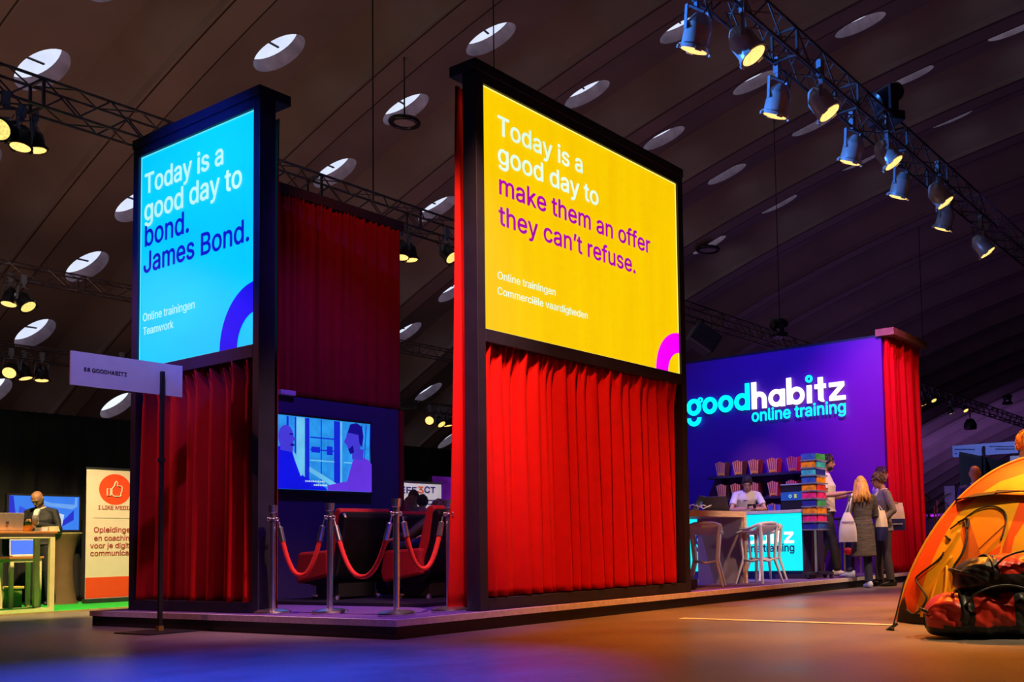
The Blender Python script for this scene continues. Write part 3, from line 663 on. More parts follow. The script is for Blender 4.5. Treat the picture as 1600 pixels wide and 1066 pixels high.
# bar stools
STM = mat('grey moulded stool', (.52, .52, .60), rough=.4, var=.06)
def stool(label, loc, rz):
    t = thing('bar_stool', label, 'stool', loc, rz, 'angular grey bar stools at the counter')
    mb = MB()                                      # seat with the raised back edge (towards -y)
    fn = lambda u, v: V(((u-.5)*(.40+.04*v), (v-.45)*.42, .735-.035*sin(pi*u)*sin(pi*min(1, v*1.1))+.085*max(0, 1-v*3.2)**1.5-.03*max(0, v-.8)/.2))
    mb.grid(fn, 14, 14); mb.build('seat', STM, t, world=False, smooth=True, solid=.03)
    for sx in (-1, 1):
        for sy in (-1, 1):
            mb = MB(); top = .80 if sy < 0 else .725
            mb.tube([(sx*.19, sy*.185, top), (sx*.175, sy*.18, .68), (sx*.15, sy*.16, .36), (sx*.155, sy*.165, .31), (sx*.23, sy*.235, 0)], [.020, .028, .022, .024, .017], 8, flat=.8); mb.build('leg', STM, t, world=False, smooth='auto')
    mb = MB(); mb.tube([(-.19, .19, .735), (-.205, .0, .755), (-.20, -.13, .80), (-.13, -.20, .825), (0, -.215, .83), (.13, -.20, .825), (.20, -.13, .80), (.205, 0, .755), (.19, .19, .735)], .022, 8); mb.build('back_rim', STM, t, world=False, smooth=True)
    mb = MB(); q = [(-.15, -.16, .335), (.15, -.16, .335), (.15, .16, .335), (-.15, .16, .335)]
    for i in range(4): a, b = V(q[i]), V(q[(i+1) % 4]); mb.tube([a, (a+b)/2-V((0, 0, .03)), b], .014, 8)
    mb.build('foot_ring', STM, t, world=False, smooth=True); return t
s0 = stool('grey bar stool nearest the yellow tower, at the left of the panel leg', (11.12, 7.16, ST), R(-62))
dup(s0, (12.06, 6.90, ST), R(-8), 'grey bar stool in the middle, before the end of the panel leg')
dup(s0, (13.15, 7.42, ST), R(60), 'grey bar stool standing close to the glowing cyan front')
dup(s0, (11.3, 8.35, ST), R(150), 'grey bar stool behind the table, half hidden by the yellow tower')
# things on the bar table and counter
LAPD = mat('dark laptop shell', (.03, .03, .06), rough=.4); SCRD = em('laptop screen pink', (150, 50, 110), .5)
def laptop(name, label, loc, rz, m, scr=None, tilt=65, wd=.36):
    t = thing(name, label, 'laptop', loc, rz)
    mb = MB(); mb.box((-wd/2, -.12, 0), (wd/2, .12, .018)); mb.build('keyboard_base', m, t, world=False, bevel=.004)
    c, s_ = cos(R(tilt)), sin(R(tilt)); mb = MB(); mb.obox((0, .12+.115*c, .018+.115*s_), (wd/2, 0, 0), (0, .115*c, .115*s_), (0, .005*s_, -.005*c)); p = mb.build('lid', m, t, world=False, bevel=.003)
    if scr:
        mb = MB(); mb.obox(V((0, .12+.115*c, .018+.115*s_))+V((0, -.006*s_, .006*c)), (wd/2-.012, 0, 0), (0, .1*c, .1*s_), (0, .001*s_, -.001*c)); mb.build('screen', scr, p, world=False)
    return t
p_ = at(1085, 795, 2, 1.155)
laptop('laptop', 'black laptop at the left end of the bar table', (11.35, 7.62, 1.155), R(200), LAPD, SCRD, 60)
laptop('laptop', 'dark blue laptop with a tilted lid near the counter man', (11.80, 7.36, 1.155), R(105), LAPD, em('laptop screen blue', (20, 20, 120), .5), 55)
mb = MB(); o = V((11.35, 7.35, 1.165)); mb.tube([o+V((-.3+.05*i, .06*sin(i*1.3), .03+.05*abs(sin(i*.9)))) for i in range(12)], .007, 6); mb.tube([o+V((-.2+.06*i, .12+.05*cos(i*1.1), .02+.07*abs(sin(i*.7)))) for i in range(9)], .007, 6)
tag(mb.build('charging_cable', mat('white cable', (.75, .72, .78), rough=.5), smooth=True), 'tangle of white cables between the laptops on the bar table', 'cable')
mb = MB(); a = at(1121, 781, 0, 12.6); mb.hexa([a+V(v) for v in ((0, .10, -.14), (.12, .10, -.14), (.12, -.12, -.14), (0, -.12, -.14), (.03, .03, .02), (.08, .03, .02), (.08, -.06, -.02), (.03, -.06, -.02))])
tag(mb.build('paper_stand', em('cyan card', (30, 150, 235), .5)), 'small cyan card stand behind the laptops', 'card stand')
# storage cabinets behind the counter (right)
t = thing('snack_cabinet', 'dark cabinet with a blue lit band behind the counter', 'cabinet', (15.2, 8.0, ST))
BX = 14.9; ya, yb = at(1221, 790, 0, BX).y, at(1258, 790, 0, BX).y; zt, zm0, zm1, zlo = at(1238, 758, 0, BX).z, at(1238, 782, 0, BX).z, at(1238, 769, 0, BX).z, at(1238, 800, 0, BX).z
mb = MB(); mb.box((BX, yb, ST), (BX+.5, ya, zt)); mb.build('body', BLACKP, t)
mb = MB(); mb.box((BX-.012, yb, zm0), (BX, ya, zm1)); p = mb.build('lit_band', em('blue band', (30, 90, 215), .6, .2), t)
mb = MB(); mb.band([(x*.030, z*.030) for x, z in circ(0, 0, 1)[:-1]], [(x*.015, z*.015) for x, z in circ(0, 0, 1)[:-1]], (BX-.013, (ya*.6+yb*.4), (zm0+zm1)/2), (0, -1, 0), (0, 0, 1), (-.003, 0, 0)); mb.build('ring_print', em('pale band print', (150, 225, 255), .8), p)
mb = MB()
for s_ in (1, -1): mb.bar((BX-.015, ya*.38+yb*.62+s_*.02, (zm0+zm1)/2-.028), (BX-.015, ya*.38+yb*.62-s_*.02, (zm0+zm1)/2+.028), .018, .005, (1, 0, 0))
mb.build('cross_print', em('yellow band print', (230, 225, 40), .8), p)
mb = MB(); mb.box((BX-.02, yb, zt), (BX+.5, ya, zt+.02)); mb.build('top_board', mat('grey board', (.35, .4, .45)), t)
for k, px in enumerate((1204, 1216)):
    a = at(px, 794, 0, 14.1); mb = MB(); mb.lathe([(.0, 0), (.035, 0), (.042, .11), (.040, .11), (.033, .006), (0, .006)], (14.1, a.y, CZT), n=16)
    tag(mb.build('drinking_cup', mat('blue cup', (.03, .05, .55), rough=.4), smooth='auto'), ['left', 'right'][k]+' one of two small blue cups on the counter top', 'cup', 'blue cups on the counter')
# small floor lamp box at the stage edge
t = thing('floor_spotlight', 'small black floor spotlight on the stage by the yellow tower', 'spotlight', (10.25, 6.86, ST))
mb = MB(); mb.box((10.17, 6.78, ST+.02), (10.33, 6.94, ST+.13)); mb.build('housing', BLACKP, t, bevel=.01)
mb = MB(); mb.box((10.20, 6.80, ST), (10.30, 6.92, ST+.02)); mb.build('foot', STEEL, t)
# brochure tower
BRC = {'blue': (.03, .10, .62), 'orange': (.75, .30, .02), 'cyan': (.05, .50, .75), 'pink': (.70, .03, .28), 'dark blue': (.02, .03, .42), 'green': (.05, .40, .16), 'red': (.65, .05, .05)}
BRM = {k: mat(k+' brochure', v, rough=.4, var=.35, scale=14) for k, v in BRC.items()}; CLR = mat('clear tray rim', (.16, .20, .34), rough=.15)
RKX = 13.55; fy0, fy1 = at(1252, 770, 0, RKX).y, at(1275, 770, 0, RKX).y; ztop, zbot = at(1263, 708, 0, RKX).z, at(1263, 829, 0, RKX).z
rc = V((RKX+.2, (fy0+fy1)/2, 0)); hw = (fy0-fy1)/2
t = thing('brochure_tower', 'tall revolving brochure rack on a wheeled foot beside the counter', 'rack', (rc.x, rc.y, ST))
mb = MB(); mb.bar((rc.x, rc.y, ST+.06), (rc.x, rc.y, ztop), .04, .04); mb.build('column', CHROME, t)
mb = MB(); mb.box((rc.x-.05, rc.y-.26, ST+.06), (rc.x+.05, rc.y+.13, ST+.10)); mb.box((rc.x-.30, rc.y-.05, ST+.06), (rc.x+.30, rc.y+.05, ST+.10)); mb.build('foot', STEEL, t, bevel=.004)
for sx, sy in ((-.28, 0), (.28, 0), (0, -.24), (0, .12)):
    mb = MB(); mb.lathe([(.0, -.02), (.03, -.02), (.03, .02), (0, .02)], (rc.x+sx, rc.y+sy, ST+.031), (0, 1, 0), 14); mb.build('wheel', BLACKP, t, smooth='auto')
fc_ = ['blue', 'orange', 'cyan', 'blue', 'orange', 'pink', 'dark blue', 'orange', 'pink', 'dark blue']; sc_ = ['green', 'cyan', 'dark blue', 'orange', 'red', 'pink', 'green', 'orange', 'pink', 'blue']
on = ['top', 'second', 'third', 'fourth', 'fifth', 'sixth', 'seventh', 'eighth', 'ninth', 'bottom']
dz = (ztop-zbot)/10
for k in range(10):
    z = ztop-dz*(k+1)
    mb = MB(); mb.box((rc.x-.2, rc.y-hw, z), (rc.x+.2, rc.y+hw, z+.012)); mb.box((rc.x-.215, rc.y-hw, z), (rc.x-.205, rc.y+hw, z+dz*.16)); mb.box((rc.x-.2, rc.y-hw-.010, z), (rc.x+.2, rc.y-hw-.002, z+dz*.16)); mb.build('tray', CLR, t)
    mb = MB(); mb.box((rc.x-.198, rc.y-hw+.015, z+.014), (rc.x-.165, rc.y+hw-.01, z+dz*.93)); tag(mb.build('brochure', BRM[fc_[k]]), '%s brochures in the %s tray of the rack, facing the stools' % (fc_[k], on[k]), 'brochure', 'brochures in the rack')
    mb = MB(); mb.box((rc.x-.15, rc.y-hw+.003, z+.014), (rc.x+.15, rc.y-hw+.014, z+dz*.93)); tag(mb.build('brochure', BRM[sc_[k]]), '%s brochures in the %s tray of the rack, facing the hall' % (sc_[k], on[k]), 'brochure', 'brochures in the rack')
# display table behind the visitors
t = thing('display_table', 'high display table on chrome legs behind the visitors', 'table', (15.5, 7.0, ST))
for x, y in ((15.1, 7.02), (15.75, 7.02), (15.1, 7.4), (15.75, 7.4)):
    mb = MB(); mb.lathe([(.05, 0), (.05, .012), (.022, .014), (.022, .92)], (x, y, ST), n=14); mb.build('leg', CHROME, t, smooth='auto')
mb = MB(); mb.box((15.05, 6.97, ST+.92), (15.8, 7.45, ST+.95)); mb.build('table_top', NAVY, t)
mb = MB(); mb.prism([(-.20, 0), (.12, 0), (.06, .75), (-.06, .75)], (15.0, 7.62, ST), (.54, -.84, 0), (0, 0, 1), (.03, .02, 0)); tag(mb.build('easel_board', WOODT), 'tan wooden board leaning behind the standing man in black trousers', 'board')
# ---------------------------------------------------------------- trusses
TRM = mat('dark aluminium truss', (.15, .13, .14), rough=.4, metal=.7, var=.2, scale=8)
def truss(label, y0, z0, x0, x1, h, step):
    """box truss along x; (y0, z0) is its near lower chord"""
    t = thing('lighting_truss', label, 'truss', (x0, y0, z0), 0, 'overhead lighting trusses'); q = [(y0, z0), (y0+h, z0), (y0+h, z0+h), (y0, z0+h)]; r_ = h*.06
    for y, z in q:
        mb = MB(); mb.tube([(x0, y, z), (x1, y, z)], r_, 8); mb.build('chord', TRM, t, smooth='auto')
    mb = MB(); n = int((x1-x0)/step); rr = h*.033
    for k in range(n):
        a = x0+k*step; b = a+step
        for i in range(4):
            (ya, za), (yb, zb) = q[i], q[(i+1) % 4]
            if k % 2: ya, za, yb, zb = yb, zb, ya, za
            mb.tube([(a, ya, za), (b, yb, zb)], rr, 5)
        if k % 5 == 0:
            for i in range(4): mb.bar((a, *q[i]), (a, *q[(i+1) % 4]), h*.09, h*.09, (1, 0, 0))
    mb.build('lacing', TRM, t); return t
RTY = 6.25; RTZ = at(1200, 92, 1, RTY+.4).z
truss('nearest lighting truss, running overhead to the upper right with ten spotlights', RTY, RTZ, 4, 46, .4, .42)
truss('long lighting truss passing behind both light box towers', 15.03, 7.04, 2, 62, .4, .45)
truss('lighting truss in the middle of the left edge, below two skylights', 27.6, at(100, 447, 1, 27.6).z, 4, 48, .36, .45)
truss('lowest and farthest lighting truss above the black drape', 31.5, at(100, 568, 1, 31.5).z, 5, 56, .36, .45)
# ---------------------------------------------------------------- spotlights
PARC = mat('polished lamp housing', (.55, .53, .56), rough=.3, metal=.35, var=.05); PARB = mat('black lamp housing', (.02, .02, .03), rough=.3, var=.2); BRKT = mat('painted lamp bracket', (.22, .30, .40), rough=.45)
LENS = mat('lit lamp lens', (1, .56, .16), rough=.3, emit=1.7, var=.18, scale=26, ecol=None); LENSY = mat('lit yellow lamp lens', (1, .70, .18), rough=.3, emit=1.2, var=.3, scale=26)
def par_can(label, loc, aimv, hous, lens, clampz=.36, k=1.0, group='spotlights on the trusses', nm='spotlight'):
    t = thing(nm, label, 'spotlight', loc, 0, group); a = V(aimv).normalized()
    u = a.cross(V((0, 0, 1))); u = u.normalized() if u.length > .05 else V((1, 0, 0)); w_ = a.cross(u)
    loc = V(loc)
    mb = MB(); prof = [(0, -.15), (.05, -.15), (.075, -.12), (.108, -.07), (.116, -.06), (.116, .10), (.135, .105), (.135, .135), (.118, .135)]
    mb.loft([(loc+a*z*k, u*max(r_, 1e-3)*k, w_*max(r_, 1e-3)*k) for r_, z in prof], 10); mb.build('housing', hous, t, smooth='auto')
    mb = MB(); mb.loft([(loc+a*z*k, u*r_*k, w_*r_*k) for r_, z in ((.114, .132), (.105, .142), (.06, .152), (.002, .156))], 18); mb.build('lens', lens, t, smooth=True)
    mb = MB()
    for j in range(4):
        c, s_ = cos(j*pi/2+.4), sin(j*pi/2+.4); mb.obox(loc+a*.135*k+(u*c+w_*s_)*.140*k, a*.014*k, (u*c+w_*s_)*.006*k, (w_*c-u*s_)*.028*k)
    mb.build('colour_frame', hous, t)
    mb = MB(); up = V((0, 0, 1)); hz = V((u.x, u.y, 0)).normalized() if V((u.x, u.y, 0)).length > .1 else V((1, 0, 0))
    top = loc+up*.21*k
    for s_ in (-1, 1): mb.bar(loc+hz*.130*k*s_, top+hz*.130*k*s_*.85, .035*k, .008*k, hz)
    mb.bar(top-hz*.112*k, top+hz*.112*k, .035*k, .008*k); mb.build('yoke', BRKT, t)
    mb = MB(); mb.bar(top, loc+up*(clampz-.06)*k, .045*k, .03*k); mb.bar(loc+up*(clampz-.10)*k, loc+up*(clampz+.05)*k, .075*k, .05*k); mb.build('hook_clamp', BRKT, t)
    mb = MB(); mb.tube([loc-a*.14*k+w_*.02, loc-a*.24*k+hz*.08*k+up*.04*k, loc+hz*.16*k+up*.16*k, loc+hz*.10*k+up*.30*k], .007*k, 6); mb.build('cable', PARB, t, smooth=True)
    return t
far = [(1090, 52), (1216, 158), (1333, 234), (1408, 290), (1477, 342)]; near = [(1163, 68), (1283, 160), (1385, 240), (1467, 304), (1534, 383)]
nmf = ['first', 'second', 'third', 'fourth', 'fifth']
A_F = V((.12, .40, -1)); A_N = V((.30, -.62, -1))
def dup_at(src, loc, lb): return dup(src, loc, 0, lb)
for k in range(5):
    l1 = at(*far[k], 1, RTY+.4); l2 = at(*near[k], 1, RTY)
    a = '%s spotlight from the left in the row hanging left of the nearest truss' % nmf[k]; b = '%s spotlight from the left in the row hanging right of the nearest truss' % nmf[k]
    if k == 0: pf = par_can(a, l1, A_F, PARC, LENS, k=1.55); pn = par_can(b, l2, A_N, PARC, LENS, k=1.55)
    else: dup_at(pf, l1, a); dup_at(pn, l2, b)
# dark spotlights on the other trusses: (pixel, plane y, aim, size, label)
DL = [((8, 200), 15.0, (-.7, -.6, -.5), 1.25, LENSY, 'spotlight cut by the left picture edge under the long truss'), ((34, 215), 15.0, (-.15, -.1, -1), 1.1, LENS, 'left one of two dark spotlights under the long truss'), ((54, 219), 15.45, (.15, -.1, -1), 1.1, LENS, 'right one of two dark spotlights under the long truss'),
      ((36, 470), 27.5, (.35, -.6, -.8), 1.6, LENSY, 'dark spotlight with a yellow lens under the middle left truss'), ((16, 464), 27.95, (-.2, -.1, -1), 1.5, LENS, 'dark spotlight beside the yellow lens one on the middle left truss'),
      ((17, 578), 31.5, (-.5, -.7, -.6), 1.5, LENS, 'leftmost bright spotlight under the farthest truss'), ((37, 581), 31.9, (.2, -.2, -1), 1.5, LENS, 'second spotlight from the left under the farthest truss'), ((190, 582), 31.5, (.2, -.3, -1), 1.5, LENS, 'spotlight peeping out below the stand number board'), ((65, 584), 31.5, (0, -.1, -1), 1.5, LENS, 'third spotlight from the left under the farthest truss'),
      ((627, 390), 15.0, (-.1, -.1, -1), 1.2, LENS, 'dark spotlight half hidden by the edge of the dark red drape'), ((640, 394), 15.45, (.1, -.1, -1), 1.2, LENS, 'dark spotlight just right of the dark red drape'), ((698, 395), 15.0, (.25, -.75, -.8), 1.2, LENSY, 'spotlight with a glowing yellow lens left of the yellow tower'),
      ((672, 656), 31.2, (-.7, -.6, -.3), 1.5, LENS, 'brightest of three small spotlights left of the yellow tower, above the drape'), ((686, 658), 31.5, (.1, -.6, -.7), 1.5, LENSY, 'middle one of three small spotlights above the drape'), ((699, 658), 31.95, (.1, -.1, -1), 1.5, LENS, 'rightmost of three small spotlights above the drape'),
      ((1441, 628), 15.0, (.3, -.3, -1), 1.1, LENS, 'small spotlight touching the end curtain on the far truss'), ((1457, 622), 15.0, (-.2, -.5, -.8), 1.1, LENSY, 'second of four small spotlights right of the end curtain'), ((1485, 641), 15.0, (.3, -.2, -1), 1.1, LENS, 'third of four small spotlights right of the end curtain'), ((1507, 638), 15.0, (-.2, -.5, -.8), 1.1, LENS, 'rightmost of four small spotlights right of the end curtain')]
for px, y, a, k, ln, lb in DL: par_can(lb, at(*px, 1, y), a, PARB, ln, k=k)
# moving heads standing on the trusses
def moving_head(label, loc, a, k):
    t = thing('moving_head_lamp', label, 'stage lamp', loc, 0); loc = V(loc); a = V(a).normalized(); h = V((a.x, a.y, 0)).normalized(); s_ = V((-h.y, h.x, 0)); up = V((0, 0, 1))
    mb = MB(); mb.obox(loc+up*.06*k, h*.16*k, s_*.20*k, up*.06*k); mb.build('base', PARB, t, bevel=.01)
    mb = MB()
    for q in (-1, 1): mb.obox(loc+up*.28*k+s_*.18*k*q, h*.06*k, s_*.03*k, up*.17*k)
    mb.build('yoke', PARB, t, bevel=.01)
    c = loc+up*.36*k; u = s_; w_ = a.cross(u); mb = MB(); mb.loft([(c+a*z*k, u*r_*k, w_*r_*k) for r_, z in ((.06, -.22), (.13, -.18), (.14, .05), (.12, .2), (.10, .24))], 14); mb.build('head', PARB, t, smooth='auto')
    mb = MB(); mb.loft([(c+a*z*k, u*r_*k, w_*r_*k) for r_, z in ((.09, .24), (.08, .25), (.01, .255))], 14); mb.build('lens', mat('dim blue lens', (.2, .3, .9), rough=.1, emit=.4), t)
moving_head('moving head lamp standing on the nearest truss', at(1385, 185, 1, RTY+.2)+V((0, 0, -.1)), (.7, -.5, .55), 1.35)
moving_head('moving head lamp standing on the far truss above the blue wall', at(1216, 528, 1, 15.2), (.85, -.5, .1), 1.3)
moving_head('moving head lamp on the far truss at the right picture edge', at(1574, 632, 1, 15.2), (.85, -.5, .2), 1.1)
t = thing('hanging_loudspeaker', 'dark hanging loudspeaker beside the yellow tower under the far truss', 'loudspeaker', at(1098, 530, 1, 15.0))
c = at(1098, 530, 1, 15.0); ax = V((.62, -.55, -.55)).normalized(); u = ax.cross(V((0, 0, 1))).normalized(); w_ = ax.cross(u); mb = MB(); mb.obox(c, ax*.38, u*.36, w_*.30); mb.build('cabinet', mat('dark loudspeaker shell', (.03, .035, .07), rough=.4), t, bevel=.05)
mb = MB(); mb.obox(c+ax*.39, ax*.01, u*.32, w_*.26); mb.build('grille', PARB, t)
mb = MB(); mb.bar(c, (c.x, c.y, 7.06), .07, .07); mb.build('bracket', PARB, t)
t = thing('hanging_lamp', 'round dark lamp hanging under the far truss at the right', 'lamp', at(1516, 664, 1, 15.1)); c = at(1516, 664, 1, 15.1)
mb = MB(); mb.lathe([(0, .30), (.16, .28), (.30, .05), (.31, -.12), (.28, -.22)], c, n=16); mb.build('shade', PARB, t, smooth='auto'); mb = MB(); mb.bar(c+V((0, 0, .28)), (c.x, c.y, 7.06), .05, .05); mb.build('hanger', PARB, t)
# ring lamps and cables hanging from the vault
for px, y, r_, lb in (((632, 191), 19.5, .33, 'dark ring lamp hanging under a skylight left of the yellow tower'), ((1480, 204), 12.5, .42, 'dark ring lamp hanging in the vault at the upper right'), ((1106, 390), 21, .42, 'dark ring lamp hanging just right of the yellow panel')):
    c = at(*px, 1, y); t = thing('ring_lamp', lb, 'lamp', c, 0, 'ring lamps in the vault')
    mb = MB(); mb.tube([(c.x+r_*cos(k*pi/14), c.y+r_*sin(k*pi/14), c.z) for k in range(28)], .07, 8, closed=True); mb.build('ring', PARB, t, smooth=True)
    mb = MB(); mb.lathe([(0, .01), (r_-.06, .01), (r_-.06, -.01), (0, -.01)], c, n=24); mb.build('diffuser', mat('dim ring diffuser', (.40, .34, .40), rough=.6), t)
    mb = MB(); mb.tube([c, (c.x, c.y, vz(c.y)+.2)], .02, 6); mb.build('cord', PARB, t)
CAB = mat('thin black cable', (.02, .018, .02), rough=.6)
for px, y, zb, lb in (((771, 30), 15.2, 7.45, 'thin cable from the vault down to the far truss by the yellow tower'), ((583, 270), 15.4, 7.45, 'thin cable holding the far truss above the dark red drape'), ((1211, 250), 15.2, 7.45, 'thin cable right of the yellow panel holding the far truss'), ((1437, 400), 15.2, 7.45, 'thin cable holding the far truss above the end curtain'), ((722, 400), 27.7, None, 'thin cable holding the middle truss beside the yellow tower')):
    c = at(*px, 1, y); mb = MB(); mb.tube([(c.x, c.y, zb or at(100, 447, 1, 27.6).z+.3), (c.x, c.y, vz(c.y)+.3)], .014 if y < 20 else .02, 6); tag(mb.build('hanging_cable', CAB), lb, 'cable', 'cables hanging from the vault')
# ---------------------------------------------------------------- black drape wall and the booth at the left
DRAPE = mat('black drape', (.012, .010, .016), rough=.85, var=.35, scale=3, stretch=(6, 6, .2), sheen=.1)
curtain('booth_drape', 'tall black drape wall behind the booths on the left', (-3, 17.95, 0), (27, 17.95, 0), .02, 3.125, 80, .09, 41, DRAPE, header=.01)
GRASSM = mat('green artificial grass', (.012, .50, .05), rough=1, var=.5, scale=60, bump=.6)
mb = MB(); mb.box((-3, 14.55, 0), (9.3, 17.6, .02)); t = thing('grass_carpet', 'bright green artificial grass carpet under the left booth', 'carpet', (5, 14.55, 0)); mb.build('pile', GRASSM, t)
mb = MB(); mb.box((-3, 14.50, 0), (9.3, 14.55, .024)); mb.build('edge_strip', mat('pale edge strip', (.45, .36, .16), rough=.6, var=.15), t)
YM = mat('cream table frame', (.80, .72, .40), rough=.5, var=.06); WTOP = mat('warm wood top', (.50, .20, .06), rough=.4, var=.25, scale=5, stretch=(1, 8, 8))
ZT = at(60, 831, 1, 14.8).z
def frame_table(name, label, cat, x0, x1, y0, y1, zt, b=.05):
    t = thing(name, label, cat, ((x0+x1)/2, (y0+y1)/2, .02))
    mb = MB(); mb.box((x0-.02, y0-.02, zt-.03), (x1+.02, y1+.02, zt)); mb.build('table_top', WTOP, t, bevel=.003)
    for x in (x0, x1-b):
        for y in (y0, y1-b):
            mb = MB(); mb.box((x, y, .022), (x+b, y+b, zt-.03)); mb.build('leg', YM, t)
    for za, zb in ((zt-.03-b, zt-.03), (.022, .022+b*.7)):
        for y in (y0, y1-b): mb = MB(); mb.box((x0+b, y, za), (x1-b, y+b, zb)); mb.build('frame_rail', YM, t)
        for x in (x0, x1-b): mb = MB(); mb.box((x, y0+b, za), (x+b, y1-b, zb)); mb.build('frame_rail', YM, t)
    return t
frame_table('bar_table', 'high bar table with cream frame and wooden top in the left booth', 'table', 4.7, 6.56, 14.62, 15.1, ZT, .06)
a, b = at(14, 953, 2, .02), at(62, 951, 2, .02)
frame_table('side_table', 'low table with cream frame and a laptop, behind the bar table', 'table', 6.33, 6.72, 15.35, 15.72, .76, .045)
# things on the tables
SILV = mat('silver laptop shell', (.60, .50, .46), rough=.35, metal=.5)
o = at(9, 830, 1, 14.78)
lp = laptop('laptop', 'silver laptop at the left end of the high booth table', (o.x+.02, 14.86, ZT), R(168), SILV, None, 76, .36)
l0 = lp.children[1]; mb = MB(); mb.ball((.0, .153, .118), (.018, .006, .022), 12, 8); mb.build('mark', mat('dark mark', (.05, .03, .03)), l0, world=False)
lp = laptop('laptop', 'small laptop with a blue screen on the low booth table', (6.56, 15.50, .76), R(-14), mat('white laptop', (.6, .6, .6)), em('laptop screen bright', (60, 120, 255), 1), 80, .30)
def on_table(px, y): return at(px, 830, 1, y).x
x = on_table(41, 14.85); mb = MB(); mb.lathe([(0, 0), (.045, 0), (.085, .05), (.10, .085), (.095, .085), (.08, .052), (.04, .012), (0, .012)], (x, 14.85, ZT), n=24)
tag(mb.build('bowl', mat('amber bowl', (.70, .32, .04), rough=.3), smooth='auto'), 'amber bowl on the high booth table', 'bowl')
x = on_table(55, 14.75); t = thing('drinking_glass', 'stemmed glass of orange juice in front of the man in the dark suit', 'glass', (x, 14.75, ZT))
mb = MB(); mb.lathe([(.04, 0), (.04, .004), (.006, .012), (.006, .07), (.03, .09), (.042, .14), (.040, .215), (.038, .215), (.038, .14), (.028, .095), (0, .08)], (x, 14.75, ZT), n=20)
gm = mat('clear drinking glass', (.9, .9, .9), rough=.05); gm.node_tree.nodes['Principled BSDF'].inputs['Transmission Weight'].default_value = .9; mb.build('glass', gm, t, smooth='auto')
mb = MB(); mb.lathe([(0, .084), (.025, .096), (.036, .14), (.036, .165), (0, .166)], (x, 14.75, ZT), n=20); mb.build('juice', mat('orange juice', (.85, .42, .03), rough=.3), t, smooth='auto')
x0 = on_table(61, 14.8); x1 = on_table(71, 14.8); x2 = on_table(88, 14.8)
mb = MB(); mb.box((x0, 14.72, ZT), (x1-.01, 14.92, ZT+.055)); tag(mb.build('card_box', mat('pale card box', (.62, .58, .62), rough=.6)), 'small pale card box between the glass and the stack of leaflets', 'box')
for k in range(4):
    mb = MB(); mb.box((x1+.004*(k % 2), 14.70, ZT+.018*k), (x2-.005*k, 14.92, ZT+.018*k+.016)); tag(mb.build('leaflet_stack', mat('cream leaflets', (.80, .72, .48), rough=.6)), '%s bundle in the pile of cream leaflets on the booth table' % ['lowest', 'second lowest', 'second highest', 'topmost'][k], 'leaflets', 'cream leaflets on the booth table')
a = at(-4, 946, 2, .02); b = at(27, 946, 2, .02)
t = thing('storage_crate', 'green crate standing under the booth tables at the left picture edge', 'crate', (a.x+.2, 16.2, .02)); c0 = at(10, 940, 1, 16.2).x
mb = MB(); mb.box((c0-.45, 16.1, .02), (c0+.16, 16.5, .30)); mb.build('box', mat('green crate plastic', (.20, .32, .06), rough=.6, var=.3), t, bevel=.01); mb = MB(); mb.box((c0-.47, 16.08, .30), (c0+.18, 16.52, .34)); mb.build('lid', mat('yellow crate lid', (.55, .45, .08), rough=.6), t, bevel=.01)
# cloth covered standing table
CLO = mat('brown stretch cloth', (.16, .085, .045), rough=.8, var=.12, scale=6)
c = at(97, 944, 2, .02); c = V((c.x, c.y, .02)); zt = at(100, 835, 1, c.y).z
t = thing('cloth_table', 'round standing table in a brown stretch cover beside the man in the suit', 'table', c); mb = MB(); HH = zt-.02
mb.loft([(c+V((0, 0, HH*z)), V((r_, 0, 0)), V((0, r_, 0))) for z, r_ in ((0, .21), (.06, .19), (.2, .165), (.4, .145), (.6, .145), (.8, .175), (.93, .225), (.985, .255), (1, .26))], 32); mb.build('stretch_cover', CLO, t, smooth='auto')
mb = MB(); mb.lathe([(0, HH), (.26, HH), (.265, HH+.012), (.25, HH+.02), (0, HH+.02)], c, n=32); mb.build('table_top', mat('cream cloth top', (.55, .42, .18), rough=.7), t, smooth='auto')
# television of the booth
y = 17.55; A, B_, C_ = at(11, 771, 1, y), at(127, 771, 1, y), at(127, 832, 1, y)
t = thing('television', 'television with a blue picture standing before the black drape', 'television', ((A.x+B_.x)/2, y, .02))
mb = MB(); mb.box((A.x, y, C_.z), (B_.x, y+.07, A.z)); mb.build('bezel', BLACKP, t, bevel=.005)
mb = MB(); mb.mi = 0
def pq(poly, k, n_=[0]):
    n_[0] += 1; mb.mi = k; W_, H_ = B_.x-A.x-.06, A.z-C_.z-.07
    mb.prism([(A.x+.03+W_*u, C_.z+.04+H_*v) for u, v in poly], (0, y-.0008*n_[0], 0), (1, 0, 0), (0, 0, 1), (0, -.001, 0))
pq([(0, 0), (1, 0), (1, 1), (0, 1)], 0); pq([(0, 0), (.12, .0), (.06, .98), (0, 1)], 1); pq([(.30, .98), (.97, .98), (.97, .70), (.90, .62), (.55, .70), (.35, .85)], 2); pq([(.30, .98), (.94, .98), (.93, .76), (.6, .80)], 0); pq([(.75, .1), (.92, .30), (.92, .60), (.75, .25)], 1); pq([(.68, .05), (.74, .05), (.78, .45), (.70, .50)], 3); pq([(.10, .05), (.24, .0), (.3, .55), (.14, .7)], 4)
mb.build('screen', [em('booth sky blue', (50, 130, 255), .9, .1, 2), em('booth deep blue', (20, 40, 210), .9), em('booth pale', (110, 170, 255), .9), em('booth white', (200, 220, 255), .9), em('booth mid', (40, 80, 235), .9)], t)
